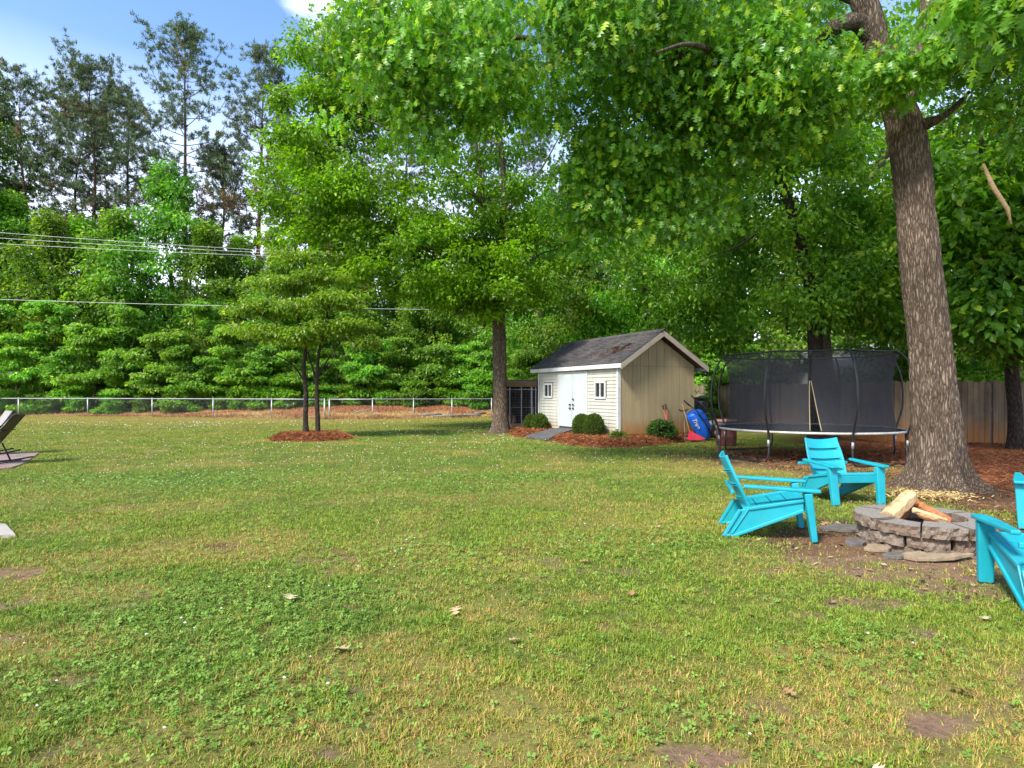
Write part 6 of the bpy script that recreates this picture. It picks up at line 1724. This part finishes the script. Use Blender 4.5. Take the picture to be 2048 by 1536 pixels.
w = bpy.data.worlds.new('World'); scene.world = w; w.use_nodes = True; nt = w.node_tree; nt.nodes.clear()
N = lambda k, **a: [n := nt.nodes.new(k)] + [setattr(n, x, y) for x, y in a.items()]
sky = N('ShaderNodeTexSky', sky_type='NISHITA')[0]; sky.sun_disc = False; sky.sun_elevation = R(EL); sky.sun_rotation = R(AZ); sky.air_density = 1.0; sky.dust_density = 1.2; sky.ozone_density = 1.6
bg = N('ShaderNodeBackground')[0]; bg.inputs['Strength'].default_value = .15
out = N('ShaderNodeOutputWorld')[0]
tc = N('ShaderNodeTexCoord')[0]
sep = N('ShaderNodeSeparateXYZ')[0]; nt.links.new(tc.outputs['Generated'], sep.inputs[0])
# thin cloud veil: whiter towards the horizon, plus one bank behind the tree tops
no = N('ShaderNodeTexNoise')[0]; no.inputs['Scale'].default_value = 2.6; no.inputs['Detail'].default_value = 7; no.inputs['Roughness'].default_value = .55
mp = N('ShaderNodeMapping')[0]; mp.inputs['Scale'].default_value = (1, 1, 2.2); mp.inputs['Location'].default_value = (.35, .2, .1)
nt.links.new(tc.outputs['Generated'], mp.inputs[0]); nt.links.new(mp.outputs[0], no.inputs['Vector'])
def rampw(fac, stops):
    r = N('ShaderNodeValToRGB')[0]; e = r.color_ramp.elements
    while len(e) < len(stops): e.new(.5)
    for i, (p, c) in enumerate(stops): e[i].position = p; e[i].color = (c, c, c, 1)
    nt.links.new(fac, r.inputs[0]); return r.outputs[0]
def mathw(op, a, b):
    m = N('ShaderNodeMath', operation=op)[0]
    for k, v in ((0, a), (1, b)):
        if isinstance(v, (int, float)): m.inputs[k].default_value = v
        else: nt.links.new(v, m.inputs[k])
    return m.outputs[0]
veil = rampw(sep.outputs['Z'], [(.0, .95), (.24, .75), (.44, .14), (.75, .04)])
dt = N('ShaderNodeVectorMath', operation='DOT_PRODUCT')[0]; cd = Vector(((705 - 1024) / FOC, 1, (HOR - 40) / FOC)).normalized()
nt.links.new(tc.outputs['Generated'], dt.inputs[0]); dt.inputs[1].default_value = cd
bank = mathw('MULTIPLY', rampw(mathw('ADD', dt.outputs['Value'], mathw('MULTIPLY', mathw('SUBTRACT', no.outputs['Fac'], .5), .035)), [(.992, 0), (.998, .95)]), 1.0)
cl = mathw('MULTIPLY', rampw(no.outputs['Fac'], [(.50, 0), (.68, .8)]), rampw(sep.outputs['X'], [(.30, 0.0), (.6, 1.0)]))
fac = mathw('MAXIMUM', mathw('MAXIMUM', veil, bank), cl)
mix = N('ShaderNodeMix', data_type='RGBA')[0]
sat = N('ShaderNodeHueSaturation')[0]; sat.inputs['Saturation'].default_value = 1.5; sat.inputs['Value'].default_value = .62; nt.links.new(sky.outputs[0], sat.inputs['Color'])
nt.links.new(fac, mix.inputs[0]); nt.links.new(sat.outputs[0], mix.inputs[6]); mix.inputs[7].default_value = (4.6, 4.8, 5.5, 1)
nt.links.new(mix.outputs[2], bg.inputs['Color']); nt.links.new(bg.outputs[0], out.inputs['Surface'])

scene.view_settings.view_transform = 'Standard'; scene.view_settings.look = 'None'; scene.view_settings.gamma = 1; scene.view_settings.exposure = 1.62
cy = scene.cycles; cy.max_bounces = 7; cy.diffuse_bounces = 4; cy.glossy_bounces = 2; cy.transmission_bounces = 4; cy.transparent_max_bounces = 10
cy.use_denoising = True; cy.use_adaptive_sampling = True; cy.adaptive_threshold = .015; cy.caustics_reflective = False; cy.caustics_refractive = False; cy.sample_clamp_indirect = 6
bpy.context.view_layer.update()
